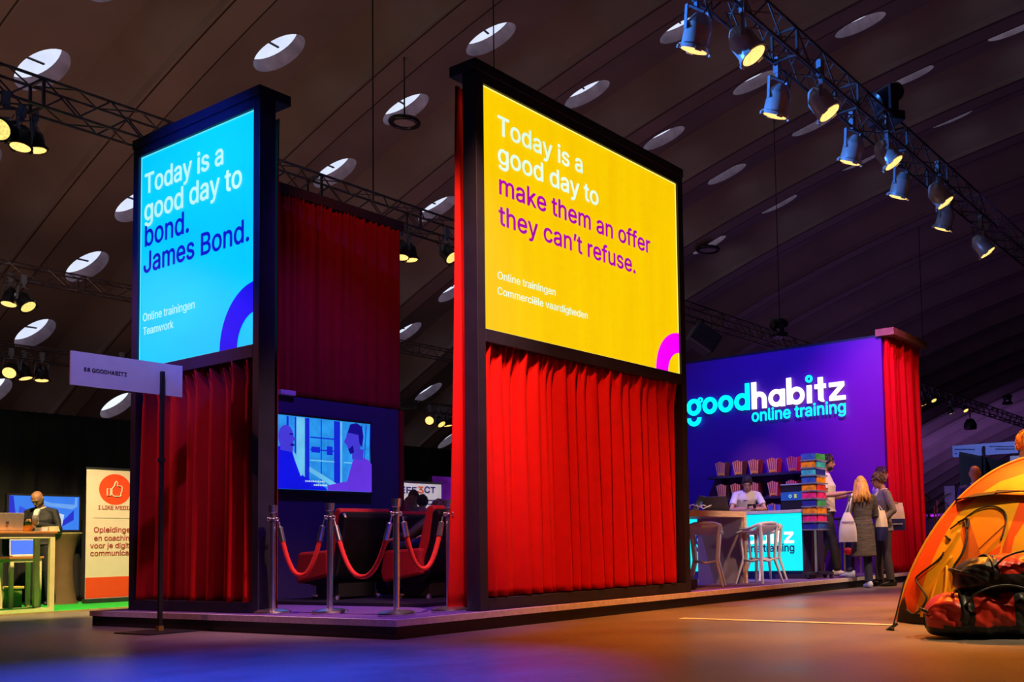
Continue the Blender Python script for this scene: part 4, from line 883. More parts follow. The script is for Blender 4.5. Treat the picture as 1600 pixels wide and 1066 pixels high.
mb = MB(); mb.bar(((A.x+B_.x)/2, y+.06, .02), ((A.x+B_.x)/2, y+.06, C_.z+.1), .08, .06); mb.box(((A.x+B_.x)/2-.3, y-.12, .02), ((A.x+B_.x)/2+.3, y+.15, .05)); mb.build('stand', BLACKP, t)
# roll-up banners
def rollup(label, x0, x1, y, zt, m):
    t = thing('rollup_banner', label, 'banner', ((x0+x1)/2, y, .02)); mb = MB(); mb.box((x0, y-.06, .02), (x1, y+.08, .09)); mb.build('base', STEEL, t, bevel=.006)
    mb = MB(); mb.box((x0+.01, y, .09), (x1-.01, y+.006, zt)); s_ = mb.build('print', m, t); mb = MB(); mb.box((x0, y-.012, zt), (x1, y+.02, zt+.025)); mb.build('top_bar', STEEL, t)
    return t, s_
BW = mat('warm white banner', (.78, .66, .62), rough=.6, var=.03); ORN = mat('orange red print', (.85, .07, .015), rough=.6, var=.03); DRD = mat('dark red letters', (.36, .03, .03), rough=.6)
y = 16.5; x0, x1 = 7.83, 8.83
t, pr = rollup('white and orange roll-up banner with a thumb sign beside the black drape', x0, x1, y, 2.12, BW)
mb = MB(); mb.box((x0+.012, y-.003, .10), (x1-.012, y, .42)); mb.build('orange_band', ORN, pr)
cx = at(180, 765, 1, y); mb = MB(); mb.prism(circ(cx.x, cx.z, .245)[:-1], (0, y-.004, 0), (1, 0, 0), (0, 0, 1), (0, .004, 0)); mb.build('round_print', ORN, pr)
th = [(-.02, -.11), (.07, -.11), (.085, -.09), (.085, -.05), (.10, -.03), (.10, .01), (.105, .03), (.09, .055), (.03, .055), (.03, .11), (.015, .13), (-.005, .115), (-.015, .06), (-.055, .01), (-.055, -.08)]
mb = MB(); mb.tube([(cx.x+a, y-.010, cx.z+b) for a, b in th], .008, 6, closed=True); mb.tube([(cx.x+a, y-.010, cx.z+b) for a, b in ((-.075, .01), (-.125, .01), (-.125, -.10), (-.075, -.10))], .008, 6, closed=True); mb.build('thumb_outline', mat('white print', (.85, .75, .7)), pr)
def line_at(txt, px0, px1, py, m, par, yy, b=.0, hh=None):
    a = at(px0, py, 1, yy); q = at(px1, py, 1, yy); return lettering('lettering', txt, m, (a.x, yy, a.z), (1, 0, 0), (0, 0, 1), q.x-a.x, par, bold=b, depth=.004, height=hh)
line_at('I LIKE MEDIA', 153.5, 206, 796, DRD, pr, y, .02)
mb = MB(); mb.box((x0+.12, y-.004, at(170, 810, 1, y).z), (x1-.12, y-.001, at(170, 809.3, 1, y).z)); mb.build('thin_rule', mat('grey print', (.4, .33, .33)), pr)
line_at('Opleidingen', 146.5, 209, 832, DRD, pr, y, .015); line_at('en coaching', 147, 208, 845, DRD, pr, y, .015); line_at('voor je digitale', 140.5, 216, 857, DRD, pr, y, .015); line_at('communicatie', 141, 213, 869, DRD, pr, y, .015)
# banner seen past the screen wall
y = 15.6; a, b = at(626, 753, 1, y), at(690, 757, 1, y)
t, pr = rollup('white roll-up banner seen between the screen wall and the yellow tower', a.x-.1, b.x, y, a.z, mat('cool white banner', (.70, .70, .78), rough=.6, var=.03))
NV = mat('navy print', (.03, .03, .20), rough=.6); OR2 = mat('orange print', (.75, .12, .03), rough=.6)
line_at('EFF', 626, 650.5, 770.5, NV, pr, y, .02, .125); line_at('3', 652.5, 661.5, 770.2, OR2, pr, y, .02, .125); line_at('CT', 663, 680, 770, NV, pr, y, .02, .125)
for k in range(3):
    q = at(668, 782+k*6, 1, y); mb = MB(); mb.box((q.x, y-.003, q.z-.012), (q.x+.22-.03*k, y-.001, q.z+.012)); mb.build('small_print', NV, pr)
a, b = at(690, 743, 1, 17.0), at(735, 792, 1, 17.0)
t = thing('purple_display', 'purple lit display wall beside the white banner', 'display', ((a.x+b.x)/2, 17.0, .02)); mb = MB(); mb.box((a.x-.3, 17.0, .02), (b.x+.5, 17.08, a.z)); mb.build('frame', BLACKP, t)
mb = MB(); mb.box((a.x-.27, 16.985, b.z), (b.x+.47, 17.0, a.z-.03)); mb.build('screen', mat('purple picture', S(90, 20, 130), rough=.5, emit=.6, var=.8, scale=2.5), t)
# ---------------------------------------------------------------- dome tent
TO = at(1652, 966, 2, 0); TE = V((.5429, -.8395, 0)).normalized(); TD = V((TE.y*-1, TE.x, 0)); TR, TH = 1.38, 1.40
def tz(a, b):
    p = 1.5; r_ = (abs(a)**p+abs(b)**p)**(1/p); return r_
def tent_pt(u, v):
    # v 0 hem .. 1 top ; u 0..1 round, starting at the left corner, running over the near side
    th = pi+2*pi*u; a, b = cos(th), sin(th); r1 = 1/tz(a, b); k = (1-v); z = TH*(1-(1-v)**2)**.72
    if v < .001: z = 0
    return TO+TE*(a*r1*k*TR)+TD*(b*r1*k*TR)+V((0, 0, z+.004))
TOR = mat('orange tent cloth', S(255, 84, 0), rough=.55, var=.10, scale=7, bump=.15); TYE = mat('yellow tent cloth', S(255, 172, 10), rough=.55, var=.10, scale=7, bump=.15); TDO = mat('dark orange door mesh', S(205, 92, 10), rough=.7, var=.15, scale=8); TBK = mat('black tent cloth', (.012, .012, .014), rough=.7)
def to_px(p):
    d = V(p)-CAM; z = d.dot(CW); return CX+F*d.dot(CR)/z, CY-F*d.dot(CU)/z
def inside(px, py, poly):
    c = False; j = len(poly)-1
    for i in range(len(poly)):
        (xi, yi), (xj, yj) = poly[i], poly[j]
        if (yi > py) != (yj > py) and px < (xj-xi)*(py-yi)/(yj-yi)+xi: c = not c
        j = i
    return c
def C4(*q): return [(x/4.4417+1360, y/4.4417+660) for x, y in q]
REG = [(3, [(1380, 1000), (1413, 932), (1418, 955), (1440, 963), (1470, 962), (1480, 1010)]),
       (2, C4((640, 700), (690, 690), (740, 840), (800, 1035), (780, 1130), (570, 1130), (590, 980), (650, 880), (625, 780))),
       (4, C4((690, 690), (690, 660), (760, 620), (860, 598), (930, 640), (950, 710), (910, 850), (850, 890), (760, 940), (740, 840))),
       (0, C4((760, 940), (910, 850), (870, 1010), (800, 1035))),
       (0, C4((1040, 540), (1200, 560), (1066, 700), (1000, 800), (950, 1010), (930, 1100), (860, 1100), (890, 1000), (920, 860), (980, 700))),
       (0, C4((0, 1400), (200, 1050), (300, 900), (440, 680), (540, 560), (700, 400), (900, 300), (1100, 220), (1100, 345), (900, 412), (800, 475), (740, 520), (650, 600), (560, 690), (500, 760), (420, 900), (340, 1066), (250, 1230), (215, 1260), (150, 1330)))]
def tmi(u, v):
    p = tent_pt(u, v); x, y = to_px(p)
    if u < .5 or v > .8:
        for m, poly in REG:
            if inside(x, y, poly): return m
    return 1 if (u % .25) > .035 and (u % .25) < .215 else 0
t = thing('dome_tent', 'orange and yellow dome tent standing on the hall floor', 'tent', TO)
mb = MB()
def tfn(u, v):
    return tent_pt(u, v)
mb.grid(lambda u, v: tfn(u*.25, v), 420, 320, lambda u, v: tmi(u*.25, v)); mb.grid(lambda u, v: tfn(.25+u*.75, v), 120, 60, lambda u, v: tmi(.25+u*.75, v)); mb.bm.normal_update(); tb = BVHTree.FromBMesh(mb.bm)
mb.build('fly_sheet', [TOR, TYE, TDO, TBK, mat('amber tent door', S(255, 140, 0), rough=.55, var=.08, scale=7)], t, smooth=True)
def on_tent(px, py, lift=.012):
    d = (CW + CR*((px-CX)/F) - CU*((py-CY)/F)).normalized(); hit = tb.ray_cast(CAM, d)
    if hit[0] is None: return None
    n = hit[1] if hit[1].dot(d) < 0 else -hit[1]
    return hit[0]+n*lift
def seam(name, pxs, r_, m, lift=.012):
    pts = []
    pxs = [(p.x, p.y) for p in smooth_path([(a, b, 0) for a, b in pxs], 4)]
    for (a, b), (c, d) in zip(pxs, pxs[1:]):
        for k in range(2):
            q = on_tent(a+(c-a)*k/2, b+(d-b)*k/2, lift)
            if q is not None: pts.append(q)
    if len(pts) < 3: return
    mb = MB(); mb.tube(pts, r_, 6); mb.build(name, m, t, smooth=True)
seam('zip', [(1418, 954), (1432, 960), (1449.5, 938), (1443, 923), (1433, 908), (1438, 899), (1467, 877), (1478, 862)], .009, TBK)
seam('zip', [(1494, 911), (1491, 889), (1505, 866), (1512, 839), (1508, 812)], .010, TBK)
seam('zip', [(1486, 828), (1512, 809), (1531, 797), (1554, 793), (1570, 801), (1573, 816), (1564, 850)], .007, TBK)
seam('guy_line', [(1573, 820), (1550, 841), (1528, 862)], .004, TBK); seam('zip', [(1486, 845), (1478, 838)], .010, TBK); seam('zip', [(1498, 818), (1514, 812), (1512, 830)], .010, TBK)
seam('fold', [(1488, 870), (1465, 905), (1452, 950)], .012, TYE, .006); seam('fold', [(1480, 885), (1478, 920), (1470, 955)], .010, TYE, .006); seam('fold', [(1500, 830), (1480, 860), (1462, 880)], .012, TYE, .006)
# vent hood: a dark lens standing out from the cloth
mb = MB(); top = [(1484, 793), (1497, 783), (1524, 773), (1558, 769), (1600, 770), (1640, 776)]; bot = [(1484, 793), (1505, 788), (1527, 785), (1560, 781), (1600, 778), (1640, 781)]
dn = lambda L: [(a+(c-a)*k/10, b+(d-b)*k/10) for (a, b), (c, d) in zip(L, L[1:]) for k in range(10)]
pa = [on_tent(*p, .012) for p in dn(top)]; pb = [on_tent(*p, .07) for p in dn(bot)]; ok = [(a, b) for a, b in zip(pa, pb) if a is not None and b is not None]
for (a, b), (c, d) in zip(ok, ok[1:]):
    q = [mb.v(p) for p in (a, b, d, c)]; mb.face(q)
mb.build('vent_hood', TBK, t, solid=.01)
# poles over the two diagonals
for k in range(2):
    pts = [tent_pt(k*.25, i/30)+V((0, 0, .012)) for i in range(30)]+[tent_pt(k*.25+.5, i/30)+V((0, 0, .012)) for i in range(29, -1, -1)]
    mb = MB(); mb.tube(pts, .011, 8); mb.build('pole', mat('amber pole sleeve', S(255, 175, 40), rough=.5), t, smooth=True)
p0, p1 = at(1394, 985, 2, .0), None; q = V((p0.x, p0.y, 0)); e = q+TE*.11+V((0, 0, .38))
mb = MB(); mb.tube([q, e], .006, 6); mb.build('guy_line', TBK, t)
mb = MB(); mb.bar(q+V((-.03, .03, .0)), q+V((.03, -.03, .05)), .03, .02); mb.bar(q+V((-.06, -.03, .012)), q+V((.04, .03, .012)), .025, .02); mb.build('peg', TBK, t)

# ---------------------------------------------------------------- two duffel bags
BRED = mat('red bag fabric', (.52, .025, .012), rough=.42, var=.25, scale=9, bump=.5); BBLK = mat('black bag fabric', (.014, .013, .016), rough=.45, var=.4, scale=9, bump=.5)
def duffel(label, c, ang, L, wd, h, redf, seed):
    t = thing('duffel_bag', label, 'bag', c, ang, 'duffel bags before the tent'); rnd = random.Random(seed); ph = [rnd.uniform(0, 6.28) for _ in range(6)]
    mb = MB(); n, m = 96, 84; rows = []
    for i in range(n+1):
        s_ = -1+2*i/n; e = (1-abs(s_)**4)**.5 if abs(s_) < 1 else 0; e = max(e, .04)
        row = []
        for k in range(m):
            th = 2*pi*k/m; cx, sz = cos(th), sin(th); cx = math.copysign(abs(cx)**.7, cx); sz = math.copysign(abs(sz)**.7, sz)
            w_ = 1+.05*sin(9*s_+3*cx+ph[0])+.04*sin(17*s_*cx+ph[1])+.035*sin(14*s_+5*sz+ph[2])+.02*sin(31*s_+13*sz+ph[4])*sin(11*cx+ph[5])+.015*sin(47*s_-9*cx)
            z = h/2+h/2*sz*e*w_; 
            if sz < -.5: z = h/2+h/2*sz*(.75+.25*e)
            row.append(mb.v((s_*L/2*(1+.02*sin(5*sz+ph[3])), cx*wd/2*(.35+.65*e)*w_, max(0, z))))
        rows.append(row)
    for i in range(n):
        for k in range(m):
            f = mb.face([rows[i][k], rows[i+1][k], rows[i+1][(k+1) % m], rows[i][(k+1) % m]])
            cc = f.calc_center_median(); f.material_index = 1 if redf(cc.x/(L/2), cc.y/(wd/2), cc.z/h) else 0
    mb.face(rows[0][::-1]); mb.face(rows[-1]); mb.build('body', [BBLK, BRED], t, world=False, smooth=True)
    for x in (-.28*L, .22*L):
        mb = MB(); mb.tube([(x, -wd*.54*cos(a), h*.5+h*.535*sin(a)) for a in [(-.35+3.84*k/16) for k in range(17)]], .022, 6, flat=.3); mb.build('strap', BBLK, t, world=False, smooth=True)
    mb = MB(); mb.tube(smooth_path([(-.28*L, -wd*.5, h*.72), (-.20*L, -wd*.58, h*1.0), (-.03*L, -wd*.52, h*1.13), (.14*L, -wd*.56, h*1.0), (.22*L, -wd*.5, h*.74)]), .014, 6, flat=.6); mb.build('handle', BBLK, t, world=False, smooth=True)
    mb = MB(); mb.tube([(-.30*L+.60*L*k/12, .02*sin(k), h*1.0-.004) for k in range(13)], .008, 5); mb.build('zip', STEEL, t, world=False, smooth=True)
    for s_ in (-1, 1):
        mb = MB(); mb.tube(smooth_path([(s_*L*.48, -.10, h*.55), (s_*L*.53, -.06, h*.62), (s_*L*.53, .06, h*.62), (s_*L*.48, .10, h*.55)]), .012, 6); mb.build('end_grip', BBLK, t, world=False, smooth=True)
    return t
ang = math.atan2(-.88, .47); ca = at(1450, 1000, 2, 0); cB = V((ca.x+.47*.50+.15, ca.y-.88*.50+.02, 0)); TEB = V((.47, -.88, 0))
duffel('red duffel bag with black straps lying on the floor under the other bag', (cB.x, cB.y, 0), ang, 1.08, .46, .33, lambda x, y, z: z > .28 and not (-.62 < x < -.44 or .06 < x < .38), 3)
duffel('mostly black duffel bag lying on top of the red one', (cB.x+.47*.16, cB.y-.88*.16, .325), ang+R(6), .98, .42, .25, lambda x, y, z: (y < .2 and -.50 < x < .75 and z > .55-.30*max(-x*.3, 0)) and not (.1 < x < .3), 9)

# ---------------------------------------------------------------- right background: hanging sign, booth with drape, plant, lit counter
SB = mat('pale blue sign board', (.35, .45, .80), rough=.5, var=.05); BX_ = 22.0
tl, tr, bl_ = at(1488, 697, 0, BX_), at(1590, 690, 0, BX_), at(1488, 715, 0, BX_)
t = thing('direction_sign', 'wide pale blue sign board above the dark booth behind the tent', 'sign', (BX_, (tl.y+tr.y)/2, 0)); mb = MB(); mb.box((BX_, tr.y, bl_.z), (BX_+.03, tl.y, tl.z)); p = mb.build('board', SB, t)
mb = MB(); ym = at(1538, 704, 0, BX_).y; mb.bar((BX_-.02, ym, .02), (BX_-.02, ym, tl.z-.06), .05, .05); mb.build('pole', BLACKP, t); mb = MB(); mb.box((BX_-.3, ym-.3, 0), (BX_+.3, ym+.3, .02)); mb.build('base_plate', BLACKP, t)
INK = mat('dark sign ink', (.03, .04, .12), rough=.6); mb = MB(); rnd = random.Random(5)
for px0, px1, py in ((1492, 1524, 702.5), (1492, 1497, 709), (1546, 1586, 698), (1555, 1586, 702)):
    x = px0
    while x < px1-1:
        wd = rnd.uniform(1.2, 2.6); a, b = at(x, py, 0, BX_), at(x+wd, py, 0, BX_); mb.box((BX_-.004, b.y, a.z-.012), (BX_-.001, a.y, a.z+.012)); x += wd+.7
mb.build('lettering', INK, p)
yL, yR = at(1500, 720, 0, 20.5).y, at(1640, 720, 0, 20.5).y
curtain('booth_drape', 'black drape of the small booth behind the bald man', (20.5, yL, 0), (27, yL, 0), .02, at(1500, 706, 0, 20.5).z, 18, .04, 51, DRAPE, header=.01)
mb = MB(); yw = at(1476, 780, 0, 20.6).y; mb.box((20.6, at(1492, 780, 0, 20.6).y, 0), (20.7, yw, at(1476, 760, 0, 20.6).z)); tag(mb.build('low_partition', mat('slate board', (.10, .10, .16), rough=.6)), 'slate coloured low booth panel behind the bald man', 'panel')
c = at(1459, 806, 0, 21.5); t = thing('lit_counter', 'low counter with a glowing purple line right of the end curtain', 'counter', (21.5, c.y, 0)); mb = MB(); mb.box((21.5, c.y-.35, 0), (22.0, c.y+.7, c.z+.06)); mb.build('body', NAVY, t); mb = MB(); mb.box((21.48, c.y-.3, c.z-.02), (21.5, c.y+.65, c.z+.03)); mb.build('light_strip', mat('purple light strip', S(190, 40, 255), emit=1.2), t)
a, b = at(1578, 713, 0, 21.0), at(1640, 722, 0, 21.0); t = thing('small_sign', 'small white sign board half hidden by the blonde person at the right edge', 'sign', (21.0, a.y, 0)); mb = MB(); mb.box((21.0, b.y, b.z), (21.03, a.y, a.z)); mb.build('board', mat('white small board', (.6, .58, .65)), t); mb = MB(); mb.bar((21.05, b.y+.3, 0), (21.05, b.y+.3, a.z), .04, .04); mb.build('pole', BLACKP, t)
# palm in a pot
LEAF = mat('dark palm leaf', (.03, .06, .015), rough=.5, var=.4); c = at(1458, 830, 0, 18.9); c.z = 0
t = thing('potted_palm', 'dark potted palm between the end curtain and the bald man', 'plant', c); mb = MB(); mb.lathe([(0, 0), (.17, 0), (.22, .40), (.19, .40), (.17, .36), (0, .36)], c, n=20); mb.build('pot', BLACKP, t, smooth='auto')
rnd = random.Random(2); mb = MB()
for k in range(5): mb.tube([c+V((.05*cos(k*1.3), .05*sin(k*1.3), .3)), c+V((.10*cos(k*1.3), .10*sin(k*1.3), 1.0+.12*k))], .015, 6)
mb.build('stem', mat('brown stem', (.12, .08, .04)), t); mb = MB()
for k in range(26):
    a = rnd.uniform(0, 6.28); st = c+V((.08*cos(a), .08*sin(a), rnd.uniform(.7, 1.5))); L = rnd.uniform(.5, .75); el = rnd.uniform(.2, 1.1); pts = []
    for i in range(9): s_ = i/8; pts.append(st+V((cos(a)*L*s_*cos(el), sin(a)*L*s_*cos(el), L*s_*sin(el)-.45*L*s_*s_)))
    sd = V((-sin(a), cos(a), 0))
    for i in range(8):
        for q in (-1, 1):
            for f in (0, .5):
                b0 = pts[i].lerp(pts[i+1], f); tip = b0+sd*q*.16*sin(pi*(i+f+.6)/9)+(pts[i+1]-pts[i])*.9-V((0, 0, .03)); dd = (pts[i+1]-pts[i])*.22; mb.face([mb.v(b0), mb.v(b0+dd), mb.v(tip)])
    mb.tube(pts, .006, 4)
mb.build('foliage', LEAF, t)
# ---------------------------------------------------------------- people
SKIN = mat('skin', (.50, .26, .17), rough=.5, var=.08, scale=20); SKIN2 = mat('tanned skin', (.38, .18, .11), rough=.5, var=.08, scale=20)
EYE = mat('eye', (.03, .02, .02), rough=.2); LIP = mat('lips', (.40, .12, .10), rough=.5)
FW = V((CW.x, CW.y, 0)).normalized(); RT = V((CR.x, CR.y, 0)).normalized()
def heading(f): return math.atan2(-f[0], f[1])
BASE = dict(pelvis=(0, 0, .95), waist=(0, .01, 1.09), chest=(0, .015, 1.29), neck=(0, -.005, 1.47), head=(0, .035, 1.62),
            hipL=(-.09, 0, .92), kneeL=(-.10, .02, .50), ankL=(-.105, -.02, .09), hipR=(.09, 0, .92), kneeR=(.10, .02, .50), ankR=(.105, -.02, .09),
            shL=(-.185, -.01, 1.41), elL=(-.245, -.02, 1.13), wrL=(-.25, .07, .90), shR=(.185, -.01, 1.41), elR=(.245, -.02, 1.13), wrR=(.25, .07, .90), toeL=(0, 1, 0), toeR=(0, 1, 0))
def person(label, loc, face, height=1.76, pose=None, look=None, top=None, bottom=None, shoes=None, hair=None, hairm=None, sleeve=1.0, beard=None, skin=SKIN, female=False, glasses=False, collar=None, coat=0, lapel=None, group=None, badge=None):
    """look: (yaw, pitch, roll) of the head in degrees, yaw positive to the person's left, pitch positive downwards"""
    t = thing('person', label, 'person', loc, heading(face), group); K = height/1.76; J = {k: V(v) for k, v in BASE.items()}
    for k, v in (pose or {}).items():
        if k in BASE: J[k] = V(v)
    for k in J:
        if not k.startswith('toe'): J[k] = J[k]*K
    g = .92 if female else 1.0
    up = (J['neck']-J['pelvis']).normalized(); sx = (J['shR']-J['shL']).normalized(); hx = (J['hipR']-J['hipL']).normalized()
    def torso(mb, add, z0='pelvis', low=None):
        d = [('pelvis', .165, .115, hx), ('waist', .142*g, .105, hx), ('chest', .172*g, .122, sx)]; rings = []
        if low: rings += [(J['pelvis']-up*low*K, hx*(.17*K+add+.02), hx.cross(up)*(.125*K+add+.015))]
        else: rings.append((J['pelvis']-up*.07*K, hx*(.13*K+add), hx.cross(up)*(.10*K+add)))
        for n, a, b, x in d: rings.append((J[n], x*(a*K+add), x.cross(up)*(b*K+add)))
        sm = (J['shL']+J['shR'])/2; rings += [(sm-up*.05*K, sx*(.180*g*K+add), sx.cross(up)*(.105*K+add)), (sm-up*.005*K, sx*(.165*g*K+add), sx.cross(up)*(.09*K+add)), (sm+up*.035*K, sx*(.11*K+add), sx.cross(up)*(.072*K+add)), (J['neck']+up*.005, sx*(.062*K+add), sx.cross(up)*(.062*K+add))]
        mb.loft(rings, 20)
    def arm(mb, s_, add, upto=1.0):
        a, b, c = J['sh'+s_], J['el'+s_], J['wr'+s_]; pts = [a+(J['neck']-a)*.62-up*.012*K, a-up*.006*K, a.lerp(b, .5), b]; rr = [.042, .050, .046, .040]
        if upto > .5: pts += [b.lerp(c, .4), b.lerp(c, 1)]; rr += [.040, .028]
        else: pts = [pts[0], a, a.lerp(b, upto*2)]; rr = rr[:2]+[.052]
        mb.tube(pts, [r_*K*(.9 if female else 1)+add for r_ in rr], 12); 
        if upto > .5: mb.ball(b, (.040*K+add), 10, 8)
    def leg(mb, s_, add, upto=1.0):
        a, b, c = J['hip'+s_], J['knee'+s_], J['ank'+s_]; c2 = b.lerp(c, upto)
        mb.tube([a+V((0, 0, .04)), a, a.lerp(b, .5), b, b.lerp(c2, .35), c2], [.085*K+add, .092*K+add, .074*K+add, .056*K+add, .055*K+add, .040*K+add+(.012 if add else 0)], 14); mb.ball(b, .056*K+add, 10, 8)
    # ---- head frame
    yw, pt, rl = (look or (0, 0, 0)); Hm = (Matrix.Rotation(R(yw), 3, 'Z') @ Matrix.Rotation(-R(pt), 3, 'X') @ Matrix.Rotation(R(rl), 3, 'Y'))
    hc = J['head']; hX, hY, hZ = Hm @ V((1, 0, 0)), Hm @ V((0, 1, 0)), Hm @ V((0, 0, 1)); k = K*.98
    h3 = lambda x, y, z: hc+(hX*x+hY*y+hZ*z)*k
    body = MB(); torso(body, 0)
    for s_ in 'LR': arm(body, s_, 0); leg(body, s_, 0)
    body.tube([J['neck']-up*.04, J['neck'], h3(0, -.02, -.07)], [.062*K, .055*K, .054*K], 14)
    # skull, jaw, chin, nose, brow, ears
    body.loft([(h3(0, -.008+.022*max(0, -z)/.1, z), hX*k*x, hY*k*y) for z, x, y in ((-.115, .022, .030), (-.105, .040, .055), (-.08, .055, .078), (-.04, .066, .090), (0, .073, .097), (.045, .075, .099), (.08, .066, .088), (.105, .045, .062), (.118, .015, .02))], 20)
    body.ball(h3(0, .066, -.098), .022*k, 10, 8); body.loft([(h3(0, .088, .030), hX*.008*k, hY*.012*k), (h3(0, .100, .0), hX*.010*k, hY*.014*k), (h3(0, .108, -.022), hX*.016*k, hY*.016*k), (h3(0, .094, -.034), hX*.014*k, hY*.012*k)], 8)
    body.tube([h3(-.05, .078, .036), h3(-.02, .092, .038), h3(.02, .092, .038), h3(.05, .078, .036)], .011*k, 8); body.tube([h3(-.024, .084, -.058), h3(0, .092, -.056), h3(.024, .084, -.058)], .010*k, 8)
    for s_ in (-1, 1): body.loft([(h3(s_*.072, -.005, -.035), hX*.006*k, hY*.012*k), (h3(s_*.080, -.010, -.005), hX*.008*k, hY*.022*k), (h3(s_*.082, -.014, .025), hX*.006*k, hY*.018*k)], 8)
    # hands with four bent fingers and a thumb
    for s_, q in (('L', -1), ('R', 1)):
        w_, e = J['wr'+s_], J['el'+s_]; d = (w_-e).normalized(); pn = (pose or {}).get('palm'+s_); pn = V(pn) if pn else V((-q, 0, 0)); pn = (pn-d*pn.dot(d)).normalized(); ac = d.cross(pn)*q
        curl = (pose or {}).get('curl', .5)
        body.loft([(w_-d*.01, ac*.026*K, pn*.020*K), (w_+d*.03*K, ac*.034*K, pn*.017*K), (w_+d*.085*K, ac*.042*K, pn*.014*K)], 12)
        for f, (o, L) in enumerate(((-.031, .062), (-.010, .074), (.011, .070), (.031, .054))):
            p = w_+d*.082*K+ac*o*K; d2 = (d+pn*curl*.6).normalized(); p2 = p+d2*L*.5*K; d3 = (d+pn*curl*1.8).normalized(); body.tube([p-d*.012, p, p2, p2+d3*L*.55*K], [.0095*K, .0095*K, .009*K, .0075*K], 7)
        th = w_+d*.03*K-ac*.030*K; d2 = (d*.7-ac*.7+pn*.25).normalized(); body.tube([th, th+d2*.035*K, th+d2*.035*K+(d+pn*.3).normalized()*.032*K], [.012*K, .0105*K, .009*K], 7)
    for s_ in 'LR':
        a = J['ank'+s_]; f = V(J['toe'+s_]).normalized(); body.loft([(a+V((0, 0, -.035))-f*.05, V((.03, 0, 0)), V((0, 0, .03))), (a+V((0, 0, -.05))+f*.12, V((.035, 0, 0)), V((0, 0, .02)))], 8)
    P = lambda mb, nm, m, vx=.011, sm=2: (mb.bm.transform(Matrix()), remesh(mb, nm, m, t, vx, sm if nm == 'body' else 6))[1]
    P(body, 'body', skin, .0085)
    mb = MB()
    for s_ in (-1, 1): mb.ball(h3(s_*.032, .0865, .016), (.010*k, .006*k, .006*k), 8, 6)
    mb.build('eyes', EYE, t, world=False, smooth=True)
    mb = MB(); mb.tube([h3(-.022, .0925, -.057), h3(0, .1015, -.056), h3(.022, .0925, -.057)], .0045*k, 6); mb.build('mouth', LIP, t, world=False, smooth=True)
    if top:
        mb = MB(); torso(mb, .014, low=.04+coat)
        for s_ in 'LR': arm(mb, s_, .013, sleeve)
        P(mb, 'jacket' if lapel or coat else 'shirt', top)
    if bottom:
        mb = MB(); mb.loft([(J['pelvis']+up*.06*K, hx*(.155*K+.01), hx.cross(up)*(.11*K+.01)), (J['pelvis'], hx*(.170*K+.010), hx.cross(up)*(.118*K+.010)), (J['pelvis']-up*.09*K, hx*(.15*K+.008), hx.cross(up)*(.11*K+.008))], 18)
        for s_ in 'LR': leg(mb, s_, .013, 1.0)
        P(mb, 'trousers', bottom)
    if shoes:
        for s_ in 'LR':
            a = J['ank'+s_]; f = V(J['toe'+s_]).normalized(); sd = V((f.y, -f.x, 0)); U = V((0, 0, 1)); zz = a-U*.085*K
            mb = MB(); mb.loft([(zz-f*.085+U*.045, sd*.028, U*.045), (zz-f*.06+U*.05, sd*.038, U*.052), (zz+f*.0+U*.055, sd*.040, U*.058), (zz+f*.08+U*.036, sd*.044, U*.038), (zz+f*.14+U*.027, sd*.042, U*.028), (zz+f*.175+U*.022, sd*.02, U*.018)], 12); mb.build('shoe', shoes, t, world=False, smooth=True)
    if collar:
        mb = MB(); c = J['neck']; f = sx.cross(up)*-1; f = up.cross(sx)
        mb.tube([c+sx*.072*K*cos(a)+f*(.069*K*sin(a))+up*(.012-.03*max(0, sin(a))) for a in [pi*2*i/20 for i in range(20)]], .010, 8, closed=True, ); mb.build('collar', collar, t, world=False, smooth=True)
    if lapel:
        f = up.cross(sx); c = J['neck']; n0 = c+f*.075*K-up*.01; lo = J['waist'].lerp(J['chest'], .35)+f*(.125*K+.016)
        md = J['chest']+f*(.130*K+.018)+up*.03
        mb = MB(); q = [n0-sx*.04*K, n0+sx*.04*K, md+sx*.026*K, lo, md-sx*.026*K]; fr = [mb.v(p+f*.008) for p in q]; bk = [mb.v(p-f*.02) for p in q]; mb.face(fr); mb.face(bk[::-1])
        for i in range(5): mb.face([fr[i], bk[i], bk[(i+1) % 5], fr[(i+1) % 5]])
        mb.build('shirt_front', lapel, t, world=False)
    if hair and hair != 'bald':
        mb = MB()
        def hf(u, v):
            th = 2*pi*u; f = sin(th)                                   # f = 1 over the face, -1 at the nape
            top_ = 60+(96-60)*min(1, (1-f)/.75) if f > .25 else 96+(128-96)*min(1, (.25-f)/1.05)
            ph = R(top_)*v; x, y, z = sin(ph)*cos(th), sin(ph)*f, cos(ph); r_ = 1.0+(.025*sin(9*th+6*v)+.018*sin(21*th))*v
            return h3(.086*x*r_, -.008+(.114 if y < 0 else .110)*y*r_, .004+(.133 if z > 0 else .11)*z)
        mb.grid(hf, 48, 16)
        rnd = random.Random(len(label))
        if hair != 'long':
            for i in range(110):
                u = rnd.random(); th = 2*pi*u; f = sin(th); mx_ = 54+(90-54)*min(1, (1-f)/.75) if f > .25 else 90+(122-90)*min(1, (.25-f)/1.05); a0 = R(mx_)*rnd.random()**.6; up_ = rnd.uniform(1.0, 1.05)
                q = [h3(.088*s1*sin(max(0, a1))*cos(th), -.008+.113*s1*sin(max(0, a1))*f, .004+.135*s1*cos(max(0, a1))) for a1, s1 in ((a0-.25, .99), (a0, up_), (a0+.22, .99))]
                mb.tube(q, [.009, .010, .004], 5)
        ho = mb.build('hair', hairm, t, world=False, smooth=True, solid=.008)
